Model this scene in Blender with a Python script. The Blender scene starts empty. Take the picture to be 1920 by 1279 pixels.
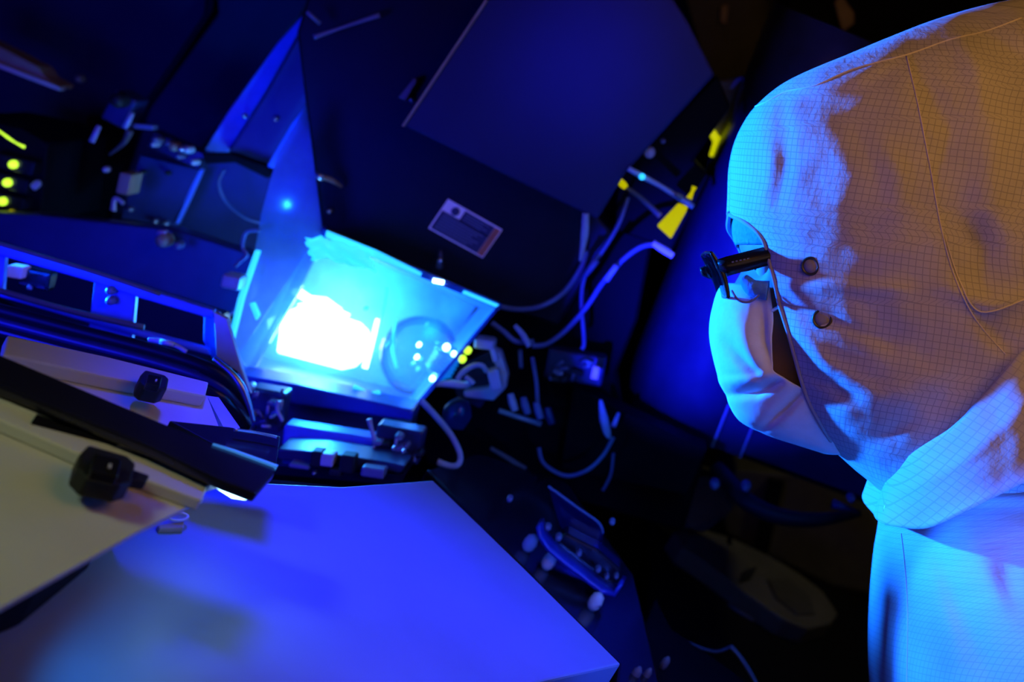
import bpy, bmesh, math, random
from mathutils import Vector, Matrix, noise
from mathutils.bvhtree import BVHTree
random.seed(7)
R = math.radians
sc = bpy.context.scene
col = sc.collection
# ------------------------------------------------------------------ camera
LENS = 50.0
F = 1920 * LENS / 36.0
CAM = Vector((0, 0, 1.4))
PITCH, ROLL = R(12), R(30)
f_ = Vector((0, math.cos(PITCH), -math.sin(PITCH)))
up0 = Vector((0, math.sin(PITCH), math.cos(PITCH)))
rt0 = Vector((1, 0, 0))
# world up points to the upper right of the frame
r_ = rt0 * math.cos(ROLL) + up0 * math.sin(ROLL)
u_ = -rt0 * math.sin(ROLL) + up0 * math.cos(ROLL)
cd = bpy.data.cameras.new('camera')
co = bpy.data.objects.new('camera', cd)
col.objects.link(co)
M = Matrix((r_, u_, -f_)).transposed().to_4x4()
M.translation = CAM
co.matrix_world = M
cd.lens = LENS; cd.sensor_width = 36; cd.clip_start = 0.02
cd.dof.use_dof = True; cd.dof.focus_distance = 1.06; cd.dof.aperture_fstop = 6.3
sc.camera = co
def ray(u, v): return f_ + r_ * ((u - 960) / F) + u_ * ((639.5 - v) / F)
def PY(u, v, Y):
    d = ray(u, v); return CAM + d * (Y / d.y)
def PZ(u, v, Z):
    d = ray(u, v); return CAM + d * ((Z - CAM.z) / d.z)
def PD(u, v, D): return CAM + ray(u, v) * D
def px(Y): return Y / F          # metres per pixel near plane Y
# ------------------------------------------------------------------ materials
def mat(name, base, rough=0.5, metal=0.0, spec=0.5, noise_amt=0.15, scale=30, emit=None, es=0, bump=0, coat=0):
    m = bpy.data.materials.new(name); m.use_nodes = True
    nt = m.node_tree; b = nt.nodes['Principled BSDF']
    tc = nt.nodes.new('ShaderNodeTexCoord'); n = nt.nodes.new('ShaderNodeTexNoise')
    n.inputs['Scale'].default_value = scale; n.inputs['Detail'].default_value = 4
    nt.links.new(tc.outputs['Object'], n.inputs['Vector'])
    mx = nt.nodes.new('ShaderNodeMixRGB'); mx.blend_type = 'MULTIPLY'; mx.inputs[0].default_value = 1
    mx.inputs[1].default_value = (*base, 1)
    cr = nt.nodes.new('ShaderNodeMapRange')
    cr.inputs['From Min'].default_value = .3; cr.inputs['From Max'].default_value = .7
    cr.inputs['To Min'].default_value = 1 - noise_amt; cr.inputs['To Max'].default_value = 1 + noise_amt
    nt.links.new(n.outputs['Fac'], cr.inputs['Value'])
    nt.links.new(cr.outputs[0], mx.inputs[2]); nt.links.new(mx.outputs[0], b.inputs['Base Color'])
    b.inputs['Roughness'].default_value = rough; b.inputs['Metallic'].default_value = metal
    b.inputs['Specular IOR Level'].default_value = spec
    b.inputs['Coat Weight'].default_value = coat
    if emit:
        b.inputs['Emission Color'].default_value = (*emit, 1); b.inputs['Emission Strength'].default_value = es
    if bump:
        bp = nt.nodes.new('ShaderNodeBump'); bp.inputs['Strength'].default_value = bump; bp.inputs['Distance'].default_value = .002
        nt.links.new(n.outputs['Fac'], bp.inputs['Height']); nt.links.new(bp.outputs[0], b.inputs['Normal'])
    return m
def glass(name, tint, rough=0.05, haze=0.12, hazecol=(.6, .8, 1)):
    m = bpy.data.materials.new(name); m.use_nodes = True
    nt = m.node_tree; nt.nodes.clear()
    o = nt.nodes.new('ShaderNodeOutputMaterial'); t = nt.nodes.new('ShaderNodeBsdfTransparent'); t.inputs[0].default_value = (*tint, 1)
    g = nt.nodes.new('ShaderNodeBsdfGlossy'); g.inputs['Roughness'].default_value = rough
    d = nt.nodes.new('ShaderNodeBsdfTranslucent'); d.inputs[0].default_value = (*hazecol, 1)
    fr = nt.nodes.new('ShaderNodeFresnel'); fr.inputs[0].default_value = 1.45
    m1 = nt.nodes.new('ShaderNodeMixShader'); m1.inputs[0].default_value = haze
    tc = nt.nodes.new('ShaderNodeTexCoord'); n = nt.nodes.new('ShaderNodeTexNoise'); n.inputs['Scale'].default_value = 22
    mr = nt.nodes.new('ShaderNodeMapRange'); mr.inputs['To Min'].default_value = haze * .4; mr.inputs['To Max'].default_value = haze * 1.6
    nt.links.new(tc.outputs['Object'], n.inputs['Vector']); nt.links.new(n.outputs['Fac'], mr.inputs['Value']); nt.links.new(mr.outputs[0], m1.inputs[0])
    m2 = nt.nodes.new('ShaderNodeMixShader')
    nt.links.new(t.outputs[0], m1.inputs[1]); nt.links.new(d.outputs[0], m1.inputs[2])
    nt.links.new(fr.outputs[0], m2.inputs[0]); nt.links.new(m1.outputs[0], m2.inputs[1]); nt.links.new(g.outputs[0], m2.inputs[2])
    nt.links.new(m2.outputs[0], o.inputs[0])
    return m
def cloth(name, base, line, grid=True, spacing=12.0):
    m = bpy.data.materials.new(name); m.use_nodes = True
    nt = m.node_tree; b = nt.nodes['Principled BSDF']; L = nt.links.new
    uv = nt.nodes.new('ShaderNodeUVMap'); uv.uv_map = 'UVMap'
    n = nt.nodes.new('ShaderNodeTexNoise'); n.inputs['Scale'].default_value = 14; n.inputs['Detail'].default_value = 5
    L(uv.outputs[0], n.inputs['Vector'])
    c1 = nt.nodes.new('ShaderNodeMapRange'); c1.inputs['To Min'].default_value = .82; c1.inputs['To Max'].default_value = 1.12
    L(n.outputs['Fac'], c1.inputs['Value'])
    mul = nt.nodes.new('ShaderNodeMixRGB'); mul.blend_type = 'MULTIPLY'; mul.inputs[0].default_value = 1; mul.inputs[1].default_value = (*base, 1)
    L(c1.outputs[0], mul.inputs[2])
    src = mul.outputs[0]
    if grid:
        sp = nt.nodes.new('ShaderNodeSeparateXYZ'); L(uv.outputs[0], sp.inputs[0])
        outs = []
        for ax in (0, 1):
            k = nt.nodes.new('ShaderNodeMath'); k.operation = 'MULTIPLY'; k.inputs[1].default_value = 1000 / spacing; L(sp.outputs[ax], k.inputs[0])
            fr = nt.nodes.new('ShaderNodeMath'); fr.operation = 'FRACT'; L(k.outputs[0], fr.inputs[0])
            lt = nt.nodes.new('ShaderNodeMath'); lt.operation = 'LESS_THAN'; lt.inputs[1].default_value = .13; L(fr.outputs[0], lt.inputs[0])
            outs.append(lt.outputs[0])
        mxm = nt.nodes.new('ShaderNodeMath'); mxm.operation = 'MAXIMUM'; L(outs[0], mxm.inputs[0]); L(outs[1], mxm.inputs[1])
        sc_ = nt.nodes.new('ShaderNodeMath'); sc_.operation = 'MULTIPLY'; sc_.inputs[1].default_value = .42; L(mxm.outputs[0], sc_.inputs[0])
        mx = nt.nodes.new('ShaderNodeMixRGB'); L(sc_.outputs[0], mx.inputs[0]); L(src, mx.inputs[1]); mx.inputs[2].default_value = (*line, 1)
        src = mx.outputs[0]
    L(src, b.inputs['Base Color'])
    w = nt.nodes.new('ShaderNodeTexNoise'); w.inputs['Scale'].default_value = 9; w.inputs['Detail'].default_value = 8; w.inputs['Roughness'].default_value = .62
    L(uv.outputs[0], w.inputs['Vector'])
    bp = nt.nodes.new('ShaderNodeBump'); bp.inputs['Strength'].default_value = .6; bp.inputs['Distance'].default_value = .004
    L(w.outputs['Fac'], bp.inputs['Height']); L(bp.outputs[0], b.inputs['Normal'])
    b.inputs['Roughness'].default_value = .8; b.inputs['Specular IOR Level'].default_value = .2
    b.inputs['Sheen Weight'].default_value = .15
    return m
MB = {}
MB['black'] = mat('black_panel', (.006, .006, .016), .42, 0, .22)
MB['blackgloss'] = mat('gloss_black', (.012, .012, .025), .2, 0, .6)
MB['blackmatte'] = mat('matte_black', (.005, .005, .010), .7, 0, .1)
MB['navy'] = mat('navy_panel', (.03, .035, .11), .33, .1, .5)
MB['softnavy'] = mat('satin_navy', (.02, .02, .08), .5, 0, .25, .25, 3)
MB['steel'] = mat('steel', (.55, .58, .66), .28, .9)
MB['alu'] = mat('aluminium', (.55, .58, .62), .42, .5)
MB['bluepanel'] = mat('pale_panel', (.5, .55, .7), .45, .1)
MB['white'] = mat('white_plastic', (.75, .75, .75), .4, 0, .5, .05)
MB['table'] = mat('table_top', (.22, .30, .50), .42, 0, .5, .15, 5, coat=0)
MB['tray'] = mat('tray_plastic', (.62, .62, .58), .5, 0, .4, .05, 8)
MB['rubber'] = mat('black_rubber', (.012, .012, .014), .6, 0, .4)
MB['cable'] = mat('cable_grey', (.16, .17, .3), .45)
MB['cablepale'] = mat('cable_pale', (.5, .52, .62), .4)
MB['yellow'] = mat('yellow_plastic', (.8, .68, .0), .8, 0, .02, emit=(.75, .65, .0), es=.6)  # glow added so the yellow holds against the blue light
MB['tan'] = mat('tan_metal', (.4, .28, .17), .5)
MB['orange'] = mat('orange_tape', (.75, .18, .08), .6)
MB['led'] = mat('green_led', (.4, .6, .05), .3, emit=(.55, .95, .03), es=1.6)
MB['brass'] = mat('brass', (.35, .25, .12), .3, .9)
MB['grey'] = mat('grey_plastic', (.14, .13, .11), .6)
MB['wall'] = mat('wall_paint', (.05, .05, .045), .8)
MB['floor'] = mat('floor_vinyl', (.16, .15, .12), .6, 0, .3, .2, 6)
MB['skin'] = mat('skin', (.42, .25, .18), .5, 0, .4, .08, 40, bump=.15)
MB['maskc'] = mat('mask_fabric', (.72, .76, .78), .85, 0, .2, .04, 120, bump=.25)
MB['goggle'] = mat('goggle_black', (.01, .01, .013), .25)
MB['eye'] = mat('eye_white', (.7, .7, .7), .2)
MB['iris'] = mat('iris', (.05, .03, .02), .2)
MB['print'] = mat('label_print', (.22, .2, .3), .6)
MB['labelw'] = mat('label_white', (.75, .72, .8), .5, emit=(.2, .15, .8), es=.22)  # faint blue emission painted as light falling on white parts
MB['labeld'] = mat('label_dark', (.05, .04, .1), .5)
MB['lamp'] = mat('lamp_emitter', (.8, .9, 1), .5, emit=(.42, .85, 1), es=9)  # real on the core; painted glare on fins, studs, clip and bar tip
MB['litglow'] = mat('painted_glow', (.3, .6, .9), .4, emit=(.02, .5, 1), es=1.6)  # emission painted as lamp light on films, latches, studs and strips
MB['chamber'] = mat('chamber_lining', (.12, .38, .7), .35, .2, .6, .3, 20)
MB['glass'] = glass('clear_cover', (.93, .97, 1), .04, .10)
MB['flap'] = glass('hazy_film', (.45, .6, .9), .12, .45, (.3, .5, 1))
MB['lens'] = glass('lens_clear', (.8, .88, 1), .02, .03)
MB['bluefilm'] = glass('blue_film', (.3, .4, .9), .1, .5, (.2, .3, 1))
MB['hood'] = cloth('hood_cloth', (.62, .57, .55), (.12, .11, .18))
MB['suit'] = cloth('suit_cloth', (.62, .60, .62), (.3, .3, .42), spacing=12)
MB['capc'] = mat('snap_cap_cloth', (.34, .31, .32), .7)
MB['snapm'] = mat('snap_metal', (.12, .10, .07), .35, .7)
MB['bluetint'] = mat('blue_light_tint', (.12, .22, .9), .4, .1)  # blue light painted into the base colour of posts, rail and plate
MB['deeptint'] = mat('deep_light_tint', (.03, .05, .5), .35, .1)  # deep blue light put into the base colour
MB['capblue'] = mat('cap_blue', (.10, .28, .5), .8, bump=.8, scale=160)
MB['lensrim'] = glass('lens_glass', (.8, .93, 1), .05, .2, (.1, .5, 1))
MB['ribglass'] = mat('rib_glass', (.15, .45, .8), .15, .2, emit=(.0, .18, .8), es=.6)  # emission painted as lamp light caught in the ribs
MB['edgeglow'] = mat('edge_glow', (.3, .5, .8), .3, emit=(.02, .3, 1), es=.5)  # weak emission painted as light along an edge
MB['inlay'] = mat('inlay', (.17, .2, .4), .36, 0, .5, .1, 5)
MB['deadblack'] = mat('dead_black', (.002, .002, .004), .6, 0, .08)
MB['thread'] = mat('seam_thread', (.75, .66, .6), .7)
# ------------------------------------------------------------------ mesh helpers
WL = {}
def wl(o): return WL.get(o.name, Vector((0, 0, 0)))
def tag(o, label=None, cat=None, group=None, kind=None):
    if label: o['label'] = label
    if cat: o['category'] = cat
    if group: o['group'] = group
    if kind: o['kind'] = kind
    return o
def empty(name, loc, label, cat, group=None):
    o = bpy.data.objects.new(name, None); col.objects.link(o); o.location = loc; o.empty_display_size = .02
    WL[o.name] = Vector(loc)
    return tag(o, label, cat, group)
class G:
    """collects geometry in world space"""
    def __init__(s): s.v = []; s.f = []; s.uv = None
    def add(s, vs, fs):
        k = len(s.v); s.v += [Vector(x) for x in vs]; s.f += [tuple(i + k for i in f) for f in fs]; return s
    def prism(s, pts, ext):
        n = len(pts); ext = Vector(ext)
        a = Vector((0, 0, 0))
        for i in range(n): a += pts[i].cross(pts[(i + 1) % n])
        if a.dot(ext) > 0: pts = pts[::-1]
        vs = list(pts) + [p + ext for p in pts]
        fs = [tuple(range(n)), tuple(range(2 * n - 1, n - 1, -1))]
        fs += [(i, i + n, (i + 1) % n + n, (i + 1) % n) for i in range(n)]
        return s.add(vs, fs)
    def pp(s, uvs, Y, th):
        return s.prism([PY(a, b, Y) for a, b in uvs], (0, th, 0))
    def box(s, c, h, ax=None):
        X, Y, Z = ax or (Vector((1, 0, 0)), Vector((0, 1, 0)), Vector((0, 0, 1)))
        c = Vector(c); vs = []
        for k in (-1, 1):
            for j in (-1, 1):
                for i in (-1, 1): vs.append(c + X * h[0] * i + Y * h[1] * j + Z * h[2] * k)
        return s.add(vs, [(0, 2, 3, 1), (4, 5, 7, 6), (0, 1, 5, 4), (2, 6, 7, 3), (0, 4, 6, 2), (1, 3, 7, 5)])
    def tube(s, pts, r, seg=10, smooth=True, closed=False):
        P = [Vector(p) for p in pts]
        if smooth and len(P) > 2:
            Q = []; n = len(P); rr = []
            rads = r if isinstance(r, (list, tuple)) else [r] * n
            rng = n if closed else n - 1
            for i in range(rng):
                if closed: p0, p1, p2, p3 = P[(i - 1) % n], P[i], P[(i + 1) % n], P[(i + 2) % n]
                else: p0, p1, p2, p3 = P[max(i - 1, 0)], P[i], P[i + 1], P[min(i + 2, n - 1)]
                for k in range(6):
                    t = k / 6
                    Q.append(.5 * ((2 * p1) + (p2 - p0) * t + (2 * p0 - 5 * p1 + 4 * p2 - p3) * t * t + (3 * p1 - p0 - 3 * p2 + p3) * t ** 3))
                    rr.append(rads[i] * (1 - t) + rads[(i + 1) % n] * t)
            if not closed: Q.append(P[-1]); rr.append(rads[-1])
            P = Q
        else:
            rr = list(r) if isinstance(r, (list, tuple)) else [r] * len(P)
        n = len(P); vs = []; fs = []
        prev = None
        for i, p in enumerate(P):
            if closed: t = P[(i + 1) % n] - P[i - 1]
            else: t = P[min(i + 1, n - 1)] - P[max(i - 1, 0)]
            t.normalize()
            if prev is None:
                a = Vector((0, 0, 1)) if abs(t.z) < .9 else Vector((1, 0, 0)); x = t.cross(a).normalized()
            else: x = (prev - t * prev.dot(t)).normalized()
            prev = x; y = t.cross(x)
            for k in range(seg):
                an = 2 * math.pi * k / seg; vs.append(p + (x * math.cos(an) + y * math.sin(an)) * rr[i])
        for i in range(n if closed else n - 1):
            j = (i + 1) % n
            for k in range(seg): fs.append((i * seg + k, i * seg + (k + 1) % seg, j * seg + (k + 1) % seg, j * seg + k))
        if not closed: fs.append(tuple(range(seg))[::-1]); fs.append(tuple(range((n - 1) * seg, n * seg)))
        return s.add(vs, fs)
    def lathe(s, o, ax, prof, seg=20):
        """prof: (distance along axis, radius)"""
        ax = Vector(ax).normalized(); a = Vector((0, 0, 1)) if abs(ax.z) < .9 else Vector((1, 0, 0))
        x = ax.cross(a).normalized(); y = ax.cross(x); vs = []; fs = []; o = Vector(o)
        for d, rad in prof:
            for k in range(seg):
                an = 2 * math.pi * k / seg; vs.append(o + ax * d + (x * math.cos(an) + y * math.sin(an)) * max(rad, 1e-5))
        n = len(prof)
        for i in range(n - 1):
            for k in range(seg): fs.append((i * seg + k, i * seg + (k + 1) % seg, (i + 1) * seg + (k + 1) % seg, (i + 1) * seg + k))
        fs.append(tuple(range(seg))[::-1]); fs.append(tuple(range((n - 1) * seg, n * seg)))
        return s.add(vs, fs)
    def grid(s, rows, closed=False):
        n = len(rows); m = len(rows[0]); vs = [p for r in rows for p in r]; fs = []
        for i in range(n - 1):
            for k in range(m if closed else m - 1):
                fs.append((i * m + k, i * m + (k + 1) % m, (i + 1) * m + (k + 1) % m, (i + 1) * m + k))
        return s.add(vs, fs)
    def build(s, name, m, parent=None, smooth=False, bevel=0, solid=0, uv=None, sub=0, lab=None):
        mn = Vector([min(v[i] for v in s.v) for i in range(3)]); mx = Vector([max(v[i] for v in s.v) for i in range(3)])
        c = (mn + mx) / 2
        if parent is None: c.z = mn.z
        me = bpy.data.meshes.new(name)
        me.from_pydata([v - c for v in s.v], [], s.f)
        o = bpy.data.objects.new(name, me); col.objects.link(o)
        WL[o.name] = c.copy()
        if parent is not None:
            o.parent = parent; o.location = c - wl(parent)
        else: o.location = c
        me.materials.append(MB[m] if isinstance(m, str) else m)
        if uv:
            l = me.uv_layers.new(name='UVMap')
            for lp in me.loops: l.data[lp.index].uv = uv[lp.vertex_index]
        bm = bmesh.new(); bm.from_mesh(me)
        if not uv and not solid: bmesh.ops.recalc_face_normals(bm, faces=bm.faces)
        bm.to_mesh(me); bm.free()
        if smooth:
            for p in me.polygons: p.use_smooth = True
        if solid:
            md = o.modifiers.new('s', 'SOLIDIFY'); md.thickness = solid; md.offset = -1
        if bevel:
            md = o.modifiers.new('b', 'BEVEL'); md.width = bevel; md.segments = 2; md.limit_method = 'ANGLE'; md.angle_limit = R(35)
            if not smooth:
                for p in me.polygons: p.use_smooth = False
        if sub:
            md = o.modifiers.new('ss', 'SUBSURF'); md.levels = sub; md.render_levels = sub
        if lab: o['label'] = lab
        return o
def interp(tab, x):
    if x <= tab[0][0]: return tab[0][1]
    for (a, b), (c, d) in zip(tab, tab[1:]):
        if x <= c:
            t = (x - a) / (c - a); return b + (d - b) * t
    return tab[-1][1]
def smooth_interp(tab, x):
    n = len(tab)
    if x <= tab[0][0]: return tab[0][1]
    if x >= tab[-1][0]: return tab[-1][1]
    for i in range(n - 1):
        if x <= tab[i + 1][0]:
            x0, y0 = tab[i]; x1, y1 = tab[i + 1]; h = x1 - x0; t = (x - x0) / h
            m0 = (y1 - tab[i - 1][1]) / (x1 - tab[i - 1][0]) if i > 0 else (y1 - y0) / h
            m1 = (tab[i + 2][1] - y0) / (tab[i + 2][0] - x0) if i + 2 < n else (y1 - y0) / h
            return (2 * t ** 3 - 3 * t * t + 1) * y0 + (t ** 3 - 2 * t * t + t) * h * m0 + (-2 * t ** 3 + 3 * t * t) * y1 + (t ** 3 - t * t) * h * m1
# ================================================================== PERSON
# person frame: px units on the plane through the middle of the head (depth PD0); w = px towards the camera
PD0 = 1.15
S = PD0 / F
def H(u, v, w): return CAM + f_ * (PD0 - w * S) + r_ * ((u - 960) * S) + u_ * ((639.5 - v) * S)
def proj(u, v, w):
    k = 1 / (1 - w / F); return 960 + (u - 960) * k, 639.5 + (v - 639.5) * k
def unproj(u, v, w):
    k = 1 - w / F; return 960 + (u - 960) * k, 639.5 + (v - 639.5) * k
def seg_d(p, a, b):
    ax, ay = a; bx, by = b; dx, dy = bx - ax, by - ay
    t = max(0, min(1, ((p[0] - ax) * dx + (p[1] - ay) * dy) / (dx * dx + dy * dy)))
    return math.hypot(p[0] - ax - t * dx, p[1] - ay - t * dy), t
def crease(p, L):
    s = 0
    for pts, amp, wd in L:
        best = 1e9; bt = 0; n = len(pts) - 1
        for i in range(n):
            d, t = seg_d(p, pts[i], pts[i + 1])
            if d < best: best = d; bt = (i + t) / n
        if best < wd * 3: s += amp * math.exp(-(best / wd) ** 2) * (math.sin(math.pi * (0.12 + .76 * bt)))
    return s
person = empty('person', H(2000, 2200, 0), 'person in pale gridded hood and coverall with dark goggles and a white mask', 'person')
# ---- hood ----
hL = [(-6, 1990), (4, 1900), (20, 1822), (45, 1738), (80, 1648), (112, 1572), (142, 1500), (165, 1455), (195, 1420), (225, 1398), (265, 1380), (310, 1370), (360, 1368), (420, 1368), (480, 1385), (560, 1400), (640, 1420), (720, 1455), (780, 1500), (835, 1556), (880, 1606), (930, 1660), (1010, 1680)]
hR = [(-6, 1990), (4, 2060), (20, 2120), (60, 2190), (120, 2240), (200, 2270), (300, 2290), (420, 2285), (520, 2265), (620, 2230), (720, 2180), (800, 2140), (900, 2110), (1010, 2110)]
hB = [(-6, 2), (4, 60), (20, 95), (45, 135), (80, 175), (120, 208), (180, 245), (250, 272), (330, 290), (420, 292), (520, 285), (620, 272), (720, 255), (800, 238), (880, 225), (940, 222), (1010, 228)]
edge = [(405, 1366), (418, 1398), (432, 1416), (455, 1434), (500, 1444), (560, 1457), (640, 1480), (700, 1499), (760, 1520), (800, 1540), (832, 1560), (850, 1575)]
hc = [  # creases: polyline in photo pixels, height (px), width
    ([(1455, 540), (1560, 535), (1700, 545)], 9, 14), ([(1470, 575), (1560, 600), (1680, 650)], -8, 14),
    ([(1490, 620), (1540, 680), (1640, 740)], 12, 18), ([(1510, 700), (1560, 720), (1620, 770)], -8, 14),
    ([(1480, 200), (1560, 190), (1700, 120)], -9, 22), ([(1500, 170), (1600, 150), (1690, 100)], 7, 16),
    ([(1730, 130), (1780, 250), (1760, 330)], -14, 24), ([(1790, 60), (1830, 130), (1840, 220)], 12, 20), ([(1850, 60), (1900, 120), (1905, 220)], -12, 22),
    ([(1650, 260), (1680, 330), (1690, 420)], 8, 24), ([(1600, 480), (1700, 470), (1770, 440)], 6, 22),
    ([(1800, 400), (1840, 470), (1840, 540)], -26, 40), ([(1780, 540), (1850, 575), (1920, 560)], 16, 18),
    ([(1860, 230), (1850, 380), (1880, 480)], 14, 30), ([(1840, 600), (1880, 640), (1900, 660)], -10, 14),
    ([(1560, 780), (1620, 760), (1760, 700)], 8, 24), ([(1600, 840), (1660, 820), (1740, 760)], -8, 20),
    ([(1620, 560), (1660, 620), (1720, 660)], -10, 30), ([(1420, 200), (1440, 300), (1430, 390)], 5, 18), ([(1470, 190), (1475, 300), (1460, 400)], -6, 16),
    ([(1560, 230), (1600, 330), (1580, 420)], 10, 34)]
NR, NC = 170, 110
rows = []; uvs = []
vlist = []
for i in range(NR + 1):
    t = i / NR
    vlist.append(-6 + 1016 * (t ** 1.25))
def sec(v, phi, n=2.35):
    L, Rr, b = smooth_interp(hL, v), smooth_interp(hR, v), smooth_interp(hB, v)
    a = (Rr - L) / 2; cx = (L + Rr) / 2; c, s_ = math.cos(phi), math.sin(phi)
    return cx - a * math.copysign(abs(c) ** (2 / n), c), b * math.copysign(abs(s_) ** (2 / n), s_)
def phi0(v):
    if v < 400 or v > 838: return 0.0
    lo, hi = 0.0, 1.5
    for _ in range(30):
        m = (lo + hi) / 2; x, w = sec(v, m); pu, pv = proj(x, v, w)
        if pu < interp(edge, pv): lo = m
        else: hi = m
    return hi
gh = G(); 
edge_pts = []
arc0 = 0
for i, v in enumerate(vlist):
    p0 = phi0(v); row = []
    al = 0; prevp = None; uvr = []
    for j in range(2 * NC + 1):
        q = (j - NC) / NC  # -1 far edge .. +1 near edge (through the back at 0)
        phi = math.pi - (math.pi - p0) * abs(q); sg = 1 if q >= 0 else -1
        x, w = sec(v, phi); w *= sg
        if sg > 0:
            pu, pv = proj(x, v, w); d = crease((pu, pv), hc)
            w += d * min(1, abs(q) * 3) * (1 if w > 40 else w / 40.)
            x -= 0
        nz = noise.noise(Vector((x / 90, v / 110, w / 90))) * 7 + noise.noise(Vector((x / 34, v / 40, w / 34))) * 2.2
        w += nz * (sg) * min(1, abs(w) / 60)
        x += nz * .25 * min(1, max(0, (v - 60) / 80))
        p = H(x, v, w); row.append(p)
        if prevp is not None: al += (p - prevp).length
        uvr.append(al); prevp = p
    mid = uvr[NC]; tot = uvr[-1] - mid
    # anchor the weave on the near side at about x=1700
    best = min(range(NC, 2 * NC + 1), key=lambda j: abs((row[j] - CAM).dot(r_) - (1700 - 960) * S))
    for j in range(2 * NC + 1):
        uu = (uvr[j] - uvr[best]) / S; vv = v
        a = R(9); uvs.append(((uu * math.cos(a) - vv * math.sin(a)) / 1000, (uu * math.sin(a) + vv * math.cos(a)) / 1000))
    rows.append(row)
    if 400 <= v <= 838: edge_pts.append((row[-1], row[0]))
gh.grid(rows)
hood = gh.build('hood', 'hood', person, smooth=True, uv=uvs, solid=.0016)
bh = BVHTree.FromPolygons(gh.v, gh.f)
def hit(bv, u, v, off=0.0):
    d = ray(u, v).normalized(); loc, nrm, _, _ = bv.ray_cast(CAM, d)
    if loc is None: return None, None
    if nrm.dot(d) > 0: nrm = -nrm
    return loc + nrm * off, nrm
def dense(pts, k=8):
    out = []
    n = len(pts)
    for i in range(n - 1):
        p0, p1, p2, p3 = [Vector((*pts[j], 0)) for j in (max(i - 1, 0), i, i + 1, min(i + 2, n - 1))]
        for q in range(k):
            t = q / k
            Q = .5 * ((2 * p1) + (p2 - p0) * t + (2 * p0 - 5 * p1 + 4 * p2 - p3) * t * t + (3 * p1 - p0 - 3 * p2 + p3) * t ** 3)
            out.append((Q.x, Q.y))
    out.append(pts[-1]); return out
def seam(bv, pts, r, m, parent, name='seam', off=0.0003):
    P = [hit(bv, *p, off)[0] for p in dense(pts)]; P = [p for p in P if p is not None]
    if len(P) < 3: return
    return G().tube(P, r, 6, smooth=False).build(name, m, parent, smooth=True)
# hem round the face opening
ring = [p[0] for p in edge_pts] + [p[1] for p in edge_pts[::-1]]
G().tube(ring[::3], .0018, 8, closed=True).build('hem', 'hood', hood, smooth=True, uv=None)
seam(bh, [(1398, 208), (1440, 190), (1475, 172), (1530, 160), (1600, 130), (1700, 103), (1780, 75), (1850, 58), (1915, 34)], .0007, 'thread', hood)
seam(bh, [(1700, 106), (1722, 200), (1745, 320), (1765, 430), (1790, 520), (1830, 600), (1885, 665)], .0006, 'thread', hood)
seam(bh, [(1450, 560), (1476, 650), (1500, 730), (1530, 800), (1560, 850)], .0004, 'thread', hood)
seam(bh, [(1770, 440), (1800, 530), (1840, 585), (1925, 560)], .0007, 'thread', hood)
# snaps
for (su, sv, rr) in ((1520, 499, 16), (1542, 598, 17)):
    p, n = hit(bh, su, sv, .0004)
    n = (n * .7 - f_ * .3).normalized()
    x = n.cross(Vector((0, 0, 1))).normalized(); y = n.cross(x); rad = rr * S * .9
    sn = G().tube([p + (x * math.cos(a) + y * math.sin(a)) * rad for a in [k * math.pi / 8 for k in range(16)]], .0011, 8, closed=True).build('snap', 'snapm', hood, smooth=True)
    G().lathe(p - n * .001, n, [(0, rad * .9), (.0012, rad * .85), (.0017, rad * .3)], 20).build('snap_cap', 'capc', sn, smooth=True)
# ---- head (one continuous mesh, neck included) ----
fL = [(60, 1800), (90, 1640), (140, 1530), (200, 1465), (280, 1420), (350, 1398), (410, 1388), (445, 1380), (470, 1392), (492, 1398), (520, 1384), (550, 1366), (575, 1352), (592, 1354), (605, 1378), (630, 1386), (655, 1374), (672, 1380), (690, 1378), (720, 1392), (750, 1398), (785, 1450), (815, 1530), (850, 1620), (900, 1680), (1000, 1720), (1100, 1720)]
fR = [(60, 1800), (90, 1960), (140, 2050), (220, 2120), (350, 2160), (480, 2150), (600, 2100), (700, 2050), (800, 2030), (1000, 2050), (1100, 2060)]
fB = [(60, 2), (90, 75), (140, 120), (220, 155), (330, 172), (440, 175), (500, 172), (600, 162), (700, 135), (780, 80), (830, 78), (900, 100), (1000, 140), (1100, 160)]
fr = []
for i in range(121):
    v = 60 + 1040 * i / 120; L, Rr, b = smooth_interp(fL, v), smooth_interp(fR, v), smooth_interp(fB, v)
    base = smooth_interp([(60, 1800), (140, 1530), (280, 1420), (410, 1392), (600, 1398), (740, 1418), (785, 1470), (815, 1545), (850, 1625), (900, 1690), (1100, 1720)], v)
    row = []
    for j in range(96):
        ph = 2 * math.pi * j / 96; c, s_ = math.cos(ph), math.sin(ph); n = 2.2
        cx = (base + Rr) / 2; a = (Rr - base) / 2; n = 2.6
        x = cx - a * math.copysign(abs(c) ** (2 / n), c); w = b * math.copysign(abs(s_) ** (2 / n), s_)
        if c > 0:  # nose and lips only near the middle
            x += (L - base) * math.exp(-(w / (30 + max(0, v - 500) * .04)) ** 2)
            x += 14 * math.exp(-((abs(w) - 62) / 26) ** 2) * math.exp(-((v - 500) / 26) ** 2)   # eye sockets
        if 500 < v < 620 and abs(x - 1800) < 60: w *= 1 + .14 * math.sin((v - 500) / 120 * math.pi)   # ears
        row.append(H(x, v, w))
    fr.append(row)
ghd = G().grid(fr, closed=True)
body = ghd.build('head', 'skin', person, smooth=True)
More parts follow.
